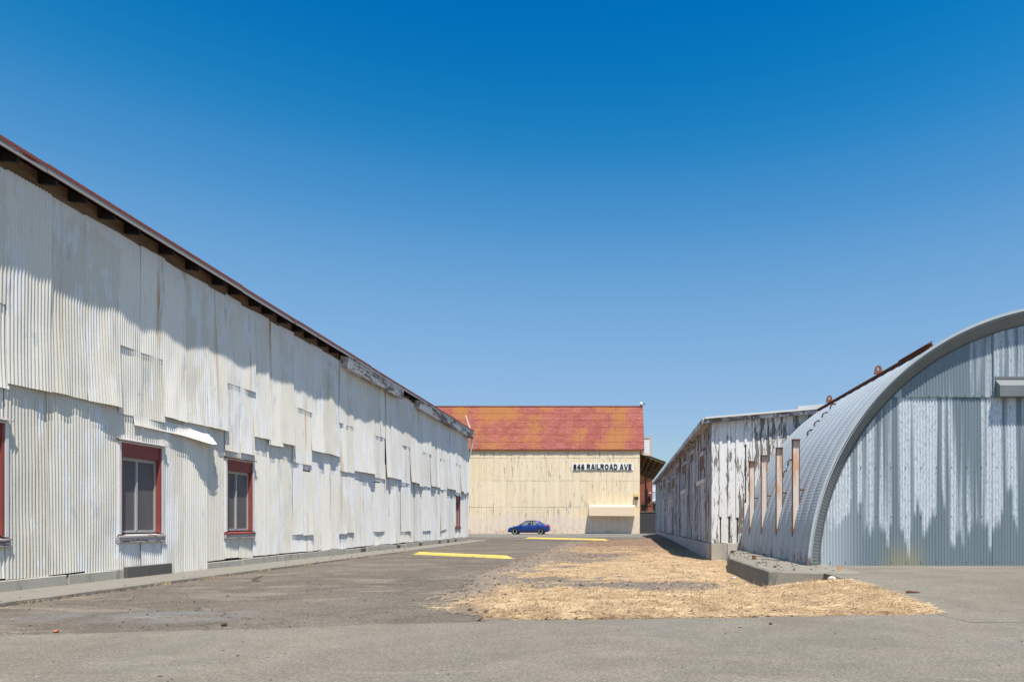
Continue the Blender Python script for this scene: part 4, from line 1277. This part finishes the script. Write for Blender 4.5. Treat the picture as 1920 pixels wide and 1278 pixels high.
# steel uprights against the hut
PLAB = ['rusty grey steel upright beside the arched hut, nearest to the camera', 'rusty grey steel upright second from the front of the arched hut', 'rusty grey steel upright third from the front of the arched hut', 'rusty grey steel upright nearest to the peeling wooden shed']
for k, (yy, zt) in enumerate(((16.6, 3.22), (18.35, 3.21), (20.3, 3.20), (22.2, 3.19))):
    xx = 4.25
    pst = thing('steel_upright', PLAB[k], 'steel post', (xx, yy, .24), 'steel uprights along the arched hut')
    MB().box(xx - .075, xx + .075, yy, yy + .012, .2, zt).build('web', M['post'], pst)
    for s in (-1, 1):
        MB().box(xx + s * .081 - .005, xx + s * .081 + .005, yy - .02, yy + .09, .2, zt).build('flange', M['rust_light'], pst)
    MB().box(xx - .092, xx + .092, yy - .075, yy + .09, zt + .002, zt + .02).build('cap_plate', M['rust'], pst)
    MB().box(xx + .09, xx + .19, yy - .02, yy + .02, 1.99, 2.03).build('tie', M['rust'], pst)
    MB().box(xx - .10, xx + .10, yy - .085, yy - .063, 1.0, 1.06).build('clamp', M['rust_light'], pst)

# concrete slab at the foot of the hut
top = [(2.92, 13.45), (3.84, 13.05), (4.6, 13.1), (4.6, 23.85), (3.95, 23.3), (3.25, 20.6), (2.92, 18.3)]
bot = [(2.84, 13.30), (3.84, 12.98), (4.6, 13.0), (4.6, 23.9), (3.88, 23.4), (3.15, 20.7), (2.82, 18.4)]
t2, b2 = [], []
for q in range(len(top)):
    A, B, C_, D = top[q], top[(q + 1) % 7], bot[q], bot[(q + 1) % 7]
    m = max(1, int(math.dist(A, B) / .33)) if q in (0, 4, 5, 6) else 1
    for e in range(m):
        u = e / m; jx, jy = rng.uniform(-.018, .018), rng.uniform(-.018, .018); bx_ = rng.uniform(-.03, .03)
        t2.append((A[0] + (B[0] - A[0]) * u + jx, A[1] + (B[1] - A[1]) * u + jy)); b2.append((C_[0] + (D[0] - C_[0]) * u + bx_, C_[1] + (D[1] - C_[1]) * u + jy))
top, bot = t2, b2
mb = MB(); k = len(top)
mb.v = [(x, y, -.4) for x, y in bot] + [(x, y, .27) for x, y in top]
mb.f = [tuple(range(k))[::-1], tuple(range(k, 2 * k))] + [(i, (i + 1) % k, k + (i + 1) % k, k + i) for i in range(k)]
o = mb.build('concrete_slab', M['pad'], bevel=.03); struct(o)

# ------------------------------------------------------------------ yellow speed bumps
def bump(label, x0, y0, x1, y1, w, h):
    a, b = Vector((x0, y0, 0)), Vector((x1, y1, 0)); d = (b - a); L = d.length; d.normalize(); n_ = Vector((-d.y, d.x, 0))
    rows = []; m = 40
    for i in range(m + 1):
        t = i / m; e = min(1, t * m / 2.0, (1 - t) * m / 2.0); e = max(e, .02)
        p = a + d * (L * t)
        rows.append([tuple(p + n_ * (w * (u - .5) * (1 + .05 * pn(t * 20, u * 3))) + Vector((0, 0, -.004 + (h + .006 * pn(t * 15, 2)) * e * math.sin(math.pi * u) ** .6))) for u in np.linspace(0, 1, 11)])
    mb = MB(); mb.grid(rows); o = mb.build('speed_bump', M['yellow'], smooth=True)
    tag(o, label, 'speed bump', 'yellow painted speed bumps')
bump('yellow speed bump nearer the camera, running out from the shed sidewalk', -7.95, 26.4, -3.75, 23.2, .36, .10)
bump('farther yellow speed bump, on the asphalt before the street with the car', -7.3, 52.2, -.9, 46.5, .42, .11)

# ------------------------------------------------------------------ blue car
car = thing('parked_car', 'small blue four door car on the street before the cream warehouse', 'car', (-9.6, 71.4, 0))
CX0 = -11.78; CYc = 71.4
M['carblue'] = NT('blue_car_paint').done((0.005, 0.036, 0.20), .3, .2, None, .5, .8)
M['tyre'] = plain('tyre_rubber', (0.02, 0.02, 0.02), .85)
M['rim'] = plain('alloy_rim', (0.70, 0.70, 0.71), .5, .0, var=.1)
M['redlamp'] = plain('red_lamp_lens', (0.35, 0.012, 0.02), .2, var=.1)
M['lamp'] = plain('clear_lamp_lens', (0.65, 0.67, 0.7), .15, var=.1)
M['trimblack'] = plain('black_trim', (0.015, 0.015, 0.017), .5)
def glassmat():
    n = NT('car_glass')
    tr = n.new('ShaderNodeBsdfTransparent'); tr.inputs[0].default_value = (.72, .76, .76, 1)
    gl = n.new('ShaderNodeBsdfGlossy'); gl.inputs['Roughness'].default_value = .03
    mx = n.new('ShaderNodeMixShader'); mx.inputs[0].default_value = .14
    n.link(tr.outputs[0], mx.inputs[1]); n.link(gl.outputs[0], mx.inputs[2]); n.link(mx.outputs[0], n.out.inputs['Surface'])
    return n.m
M['carglass'] = glassmat()
# stations: x, bottom z, belt (shoulder) z, top z at centre, half width
ST = [(0.00, .34, .50, .56, .52), (.05, .24, .58, .66, .66), (.16, .20, .66, .73, .77), (.40, .18, .74, .81, .83), (.75, .18, .81, .88, .85), (1.10, .18, .87, .95, .855),
      (1.35, .19, .90, .965, .86), (2.2, .19, .925, .97, .865), (3.0, .19, .955, .99, .86), (3.55, .19, .985, 1.04, .85), (3.9, .21, .985, 1.055, .83), (4.15, .26, .97, 1.045, .79), (4.28, .32, .90, 1.00, .74), (4.35, .40, .72, .80, .66)]
rows = []
for x, zb, zs, zt, hw in ST:
    pr = [(-hw * .9, zb), (-hw * .985, zb + .12), (-hw, (zb + zs) / 2), (-hw * .975, zs - .04), (-hw * .93, zs), (-hw * .6, zt - .012), (0, zt), (hw * .6, zt - .012), (hw * .93, zs), (hw * .975, zs - .04), (hw, (zb + zs) / 2), (hw * .985, zb + .12), (hw * .9, zb), (0, zb - .0)]
    rows.append([(CX0 + x, CYc + p, z) for p, z in pr] + [(CX0 + x, CYc + pr[0][0], pr[0][1])])
mb = MB(); mb.grid(rows); mb.poly(rows[0][:-1][::-1]); mb.poly(rows[-1][:-1])
body = mb.build('body', M['carblue'], car, smooth=True, fix=True)
# roof shell and pillars
roof = [(1.80, 1.385, .60), (2.0, 1.425, .61), (2.35, 1.455, .62), (2.75, 1.445, .61), (3.05, 1.405, .60)]
rows = [[(CX0 + x, CYc + s * w, z - d) for s, d in ((-1, .05), (-.93, .015), (-.6, 0), (0, -.01), (.6, 0), (.93, .015), (1, .05))] for x, z, w in roof]
rows2 = [[(p[0], p[1], p[2] - .04) for p in r][::-1] for r in rows]
mb = MB(); mb.grid(rows); mb.grid(rows2); mb.build('roof', M['carblue'], car, smooth=True)
def bar(mb, a, b, w, d):
    a, b = Vector(a), Vector(b)
    mb.hexa([(a.x - w, a.y - d, a.z), (a.x + w, a.y - d, a.z), (a.x + w, a.y + d, a.z), (a.x - w, a.y + d, a.z), (b.x - w, b.y - d, b.z), (b.x + w, b.y - d, b.z), (b.x + w, b.y + d, b.z), (b.x - w, b.y + d, b.z)])
for s in (-1, 1):
    mb = MB(); bar(mb, (CX0 + 1.12, CYc + s * .76, .93), (CX0 + 1.84, CYc + s * .60, 1.36), .045, .025); mb.build('front_pillar', M['carblue'], car)
    mb = MB(); bar(mb, (CX0 + 2.36, CYc + s * .80, .93), (CX0 + 2.40, CYc + s * .61, 1.42), .045, .02); mb.build('door_pillar', M['trimblack'], car)
    mb = MB(); mb.hexa([(CX0 + 3.25, CYc + s * .79, .96), (CX0 + 3.78, CYc + s * .74, 1.01), (CX0 + 3.78, CYc + s * .70, 1.01), (CX0 + 3.25, CYc + s * .75, .96), (CX0 + 2.96, CYc + s * .60, 1.37), (CX0 + 3.12, CYc + s * .58, 1.37), (CX0 + 3.12, CYc + s * .55, 1.37), (CX0 + 2.96, CYc + s * .57, 1.37)]); mb.build('rear_pillar', M['carblue'], car)
    MB().poly([(CX0 + 1.2, CYc + s * .785, .93), (CX0 + 2.36, CYc + s * .80, .94), (CX0 + 2.38, CYc + s * .605, 1.40), (CX0 + 1.9, CYc + s * .595, 1.36)]).build('side_window', M['carglass'], car)
    MB().poly([(CX0 + 2.42, CYc + s * .80, .94), (CX0 + 3.3, CYc + s * .785, .97), (CX0 + 2.98, CYc + s * .59, 1.36), (CX0 + 2.44, CYc + s * .605, 1.40)]).build('side_window', M['carglass'], car)
    MB().hexa([(CX0 + 1.30, CYc + s * .86, .93), (CX0 + 1.46, CYc + s * .86, .93), (CX0 + 1.46, CYc + s * .99, .94), (CX0 + 1.30, CYc + s * .97, .94), (CX0 + 1.32, CYc + s * .86, 1.04), (CX0 + 1.46, CYc + s * .86, 1.05), (CX0 + 1.46, CYc + s * .98, 1.05), (CX0 + 1.32, CYc + s * .96, 1.04)]).build('mirror', M['carblue'], car)
    for x, nm in ((2.36, 'door_handle'), (3.28, 'door_handle')):
        MB().box(CX0 + x - .22, CX0 + x - .06, CYc + s * .868 - .012, CYc + s * .868 + .012, .80, .83).build(nm, M['trimblack'], body)
    for x in (1.30, 2.38, 3.30):
        MB().box(CX0 + x - .006, CX0 + x + .006, CYc + s * .862 - .006, CYc + s * .862 + .006, .30, .90).build('door_gap', M['trimblack'], body)
    MB().hexa([(CX0 + .10, CYc + s * .70, .60), (CX0 + .48, CYc + s * .83, .70), (CX0 + .48, CYc + s * .70, .70), (CX0 + .10, CYc + s * .5, .60), (CX0 + .16, CYc + s * .72, .69), (CX0 + .55, CYc + s * .81, .79), (CX0 + .55, CYc + s * .68, .80), (CX0 + .16, CYc + s * .5, .70)]).build('headlight', M['lamp'], car)
    MB().hexa([(CX0 + 3.98, CYc + s * .835, .80), (CX0 + 4.31, CYc + s * .76, .72), (CX0 + 4.31, CYc + s * .5, .72), (CX0 + 3.98, CYc + s * .7, .80), (CX0 + 3.92, CYc + s * .825, .93), (CX0 + 4.29, CYc + s * .75, .93), (CX0 + 4.29, CYc + s * .5, .93), (CX0 + 3.92, CYc + s * .7, .93)]).build('tail_light', M['redlamp'], car)
    for x in (.78, 3.42):
        # arch liner, tyre, rim with spokes
        ar = MB(); ar.prism([(CX0 + x + .36 * math.cos(2 * math.pi * k / 24), .33 + .36 * math.sin(2 * math.pi * k / 24)) for k in range(24)], 'y', min(CYc + s * .60, CYc + s * .868), max(CYc + s * .60, CYc + s * .868)); ar.build('wheel_arch', M['trimblack'], car, fix=True)
        wy0, wy1 = sorted((CYc + s * .68, CYc + s * .882))
        rows = []
        for k in range(29):
            a = 2 * math.pi * k / 28; c, s_ = math.cos(a), math.sin(a)
            rows.append([(CX0 + x + r_ * c, yy, .305 + r_ * s_) for r_, yy in ((.2, wy0), (.28, wy0), (.303, wy0 + .03), (.305, (wy0 + wy1) / 2), (.303, wy1 - .03), (.28, wy1), (.2, wy1), (.2, wy0))])
        wm = MB(); wm.grid(rows); wo = wm.build('wheel', M['tyre'], car, smooth=False, fix=True)
        yf = CYc + s * .872
        rm_ = MB()
        ya_, yb_ = sorted((CYc + s * .74, yf))
        for k in range(28):
            a, b = 2 * math.pi * k / 28, 2 * math.pi * (k + 1) / 28
            rm_.quad((CX0 + x + .203 * math.cos(a), yf, .305 + .203 * math.sin(a)), (CX0 + x + .203 * math.cos(b), yf, .305 + .203 * math.sin(b)), (CX0 + x + .17 * math.cos(b), yf, .305 + .17 * math.sin(b)), (CX0 + x + .17 * math.cos(a), yf, .305 + .17 * math.sin(a)))
        for k in range(7):
            a = 2 * math.pi * k / 7; c, s_ = math.cos(a), math.sin(a); w_ = .05
            rm_.quad((CX0 + x - s_ * w_, yf - s * .004, .305 + c * w_), (CX0 + x + .19 * c - s_ * w_, yf - s * .004, .305 + .19 * s_ + c * w_), (CX0 + x + .19 * c + s_ * w_, yf - s * .004, .305 + .19 * s_ - c * w_), (CX0 + x + s_ * w_, yf - s * .004, .305 - c * w_))
        rm_.build('rim', M['rim'], wo)
        rm_ = MB(); rm_.prism([(CX0 + x + .199 * math.cos(2 * math.pi * k / 20), .305 + .199 * math.sin(2 * math.pi * k / 20)) for k in range(20)], 'y', ya_, yb_ - .03 if s > 0 else yb_); 
        MB().prism([(CX0 + x + .199 * math.cos(2 * math.pi * k / 20), .305 + .199 * math.sin(2 * math.pi * k / 20)) for k in range(20)], 'y', *sorted((CYc + s * .80, CYc + s * .862))).build('brake_disc', plain('grey_disc', (.22, .22, .22), .6), wo, fix=True)
MB().poly([(CX0 + 1.08, CYc - .72, .955), (CX0 + 1.08, CYc + .72, .955), (CX0 + 1.84, CYc + .57, 1.375), (CX0 + 1.84, CYc - .57, 1.375)]).build('windscreen', M['carglass'], car)
MB().poly([(CX0 + 3.74, CYc - .68, 1.045), (CX0 + 3.74, CYc + .68, 1.045), (CX0 + 3.06, CYc + .56, 1.385), (CX0 + 3.06, CYc - .56, 1.385)]).build('rear_window', M['carglass'], car)
for x in (1.95, 2.85):
    for s in (-1, 1):
        MB().hexa([(CX0 + x, CYc + s * .38 - .22, .8), (CX0 + x + .12, CYc + s * .38 - .22, .8), (CX0 + x + .12, CYc + s * .38 + .22, .8), (CX0 + x, CYc + s * .38 + .22, .8), (CX0 + x + .22, CYc + s * .38 - .12, 1.24), (CX0 + x + .31, CYc + s * .38 - .12, 1.24), (CX0 + x + .31, CYc + s * .38 + .12, 1.24), (CX0 + x + .22, CYc + s * .38 + .12, 1.24)]).build('seat', M['trimblack'], car, bevel=.02)
MB().hexa([(CX0 - .01, CYc - .55, .27), (CX0 + .12, CYc - .74, .25), (CX0 + .12, CYc + .74, .25), (CX0 - .01, CYc + .55, .27), (CX0 - .015, CYc - .5, .47), (CX0 + .04, CYc - .66, .47), (CX0 + .04, CYc + .66, .47), (CX0 - .015, CYc + .5, .47)]).build('grille', M['trimblack'], car)
MB().box(CX0 + 1.1, CX0 + 3.1, CYc - .835, CYc + .835, .165, .24).build('sill_trim', M['trimblack'], car)

# ------------------------------------------------------------------ small debris
def chunk(name, label, cat, p, s, mat, sd, flat=.6):
    r = random.Random(sd)
    bm = bmesh.new(); bmesh.ops.create_icosphere(bm, subdivisions=2, radius=1)
    for v in bm.verts:
        k = 1 + .25 * mnoise.noise(v.co * 1.7 + Vector((sd, 0, 0)))
        v.co = Vector((v.co.x * s[0] * k, v.co.y * s[1] * k, v.co.z * s[2] * k))
    me = bpy.data.meshes.new(name); bm.to_mesh(me); bm.free(); me.materials.append(mat)
    o = bpy.data.objects.new(name, me); COL.objects.link(o); o.location = p; o.rotation_euler = (0, 0, r.uniform(0, 3))
    tag(o, label, cat)
def gp(px, py, z=0.0):
    y = (H - z) * 1280 / (py - 979); return ((px - 1165) * y / 1280, y, z)
cw_ = plain('white_litter', (0.75, 0.70, 0.68), .7)
p = gp(1560, 1084, .20); chunk('white_stone', 'pinkish white stone lying where the pavement edge meets the straw', 'stone', (p[0], p[1], .20), (.075, .06, .045), cw_, 2)
p = gp(1376, 1081, -.08); chunk('white_scrap', 'small white scrap on the straw left of the concrete slab', 'litter', (p[0], p[1], dirt_z(p[0], p[1]) + .015), (.07, .05, .02), cw_, 5)
p = gp(450 - 30, 1173); chunk('dark_stone', 'dark lump of stone at the seam of the pale asphalt', 'stone', (p[0], p[1], .02), (.035, .03, .022), M['darkstone'], 7)
p = gp(105, 1185); chunk('red_stone', 'small reddish stone on the brown asphalt at the left', 'stone', (p[0], p[1], .015), (.035, .025, .018), plain('red_stone', (.42, .16, .08), .9), 9)
p = gp(1388, 1177); chunk('grey_stone', 'small grey stone on the pale asphalt before the straw', 'stone', (p[0], p[1], .02), (.022, .02, .015), M['stone'], 11)
p = gp(1445, 1171); chunk('brown_stone', 'small brown stone on the pale asphalt before the straw', 'stone', (p[0], p[1], .02), (.022, .02, .015), M['darkstone'], 12)
p = gp(1414, 1048, .27)
pb = thing('rusty_bracket', 'short rusty pipe stub standing on the concrete slab', 'bracket', (p[0], p[1], .27))
MB().tube([(p[0], p[1], .265), (p[0], p[1], .37)], .05, 8).build('stub', M['rust_light'], pb)
MB().box(p[0] - .08, p[0] + .08, p[1] - .07, p[1] + .07, .268, .28).build('base_plate', M['rust'], pb)
p = gp(1578, 1071, .24)
lf = thing('rusty_scrap', 'bent orange rusty scrap of metal on the pavement before the hut', 'scrap metal', (p[0], p[1], .25))
MB().hexa([(p[0] - .06, p[1], .25), (p[0] + .03, p[1], .25), (p[0] + .03, p[1] + .02, .25), (p[0] - .06, p[1] + .02, .25), (p[0] - .08, p[1] + .03, .36), (p[0] - .02, p[1] + .03, .34), (p[0] - .02, p[1] + .04, .34), (p[0] - .08, p[1] + .04, .36)]).build('upright_piece', plain('orange_rust', (.40, .19, .07), .9), lf)
MB().box(p[0] - .06, p[0] + .14, p[1] - .03, p[1] + .05, .25, .262).build('flat_piece', M['rust'], lf)
p = gp(1710, 1112, .10)
zz = pz(p[1]) + .006
lf = MB(); lf.hexa([(p[0] - .10, p[1] - .03, zz), (p[0] + .14, p[1] - .02, zz), (p[0] + .12, p[1] + .04, zz), (p[0] - .08, p[1] + .04, zz), (p[0] - .09, p[1] - .02, zz + .035), (p[0] + .1, p[1] - .01, zz + .012), (p[0] + .1, p[1] + .02, zz + .012), (p[0] - .07, p[1] + .02, zz + .03)])
tag(lf.build('dark_scrap', M['rust'], bevel=.004), 'flat dark reddish scrap on the pavement right of the straw', 'scrap')
def twig(label, px, py, z, sd):
    r = random.Random(sd); p = gp(px, py, z); mb = MB()
    for k in range(3):
        a = r.uniform(0, 6.28); L = r.uniform(.08, .18)
        mb.tube([(p[0], p[1], z + .012), (p[0] + math.cos(a) * L * .5, p[1] + math.sin(a) * L * .5, z + .03 + .04 * r.random()), (p[0] + math.cos(a) * L, p[1] + math.sin(a) * L, z + .012)], .008, 5)
    tag(mb.build('twig', M['darkstone']), label, 'twig')
twig('dark forked twig on the concrete slab behind the pipe stub corner', 1425, 1056, .27, 3)
twig('small dark twig on the concrete slab edge nearest the camera', 1452, 1064, .27, 4)
twig('dark twig lying on the concrete slab close to the second upright', 1432, 1041, .27, 6)
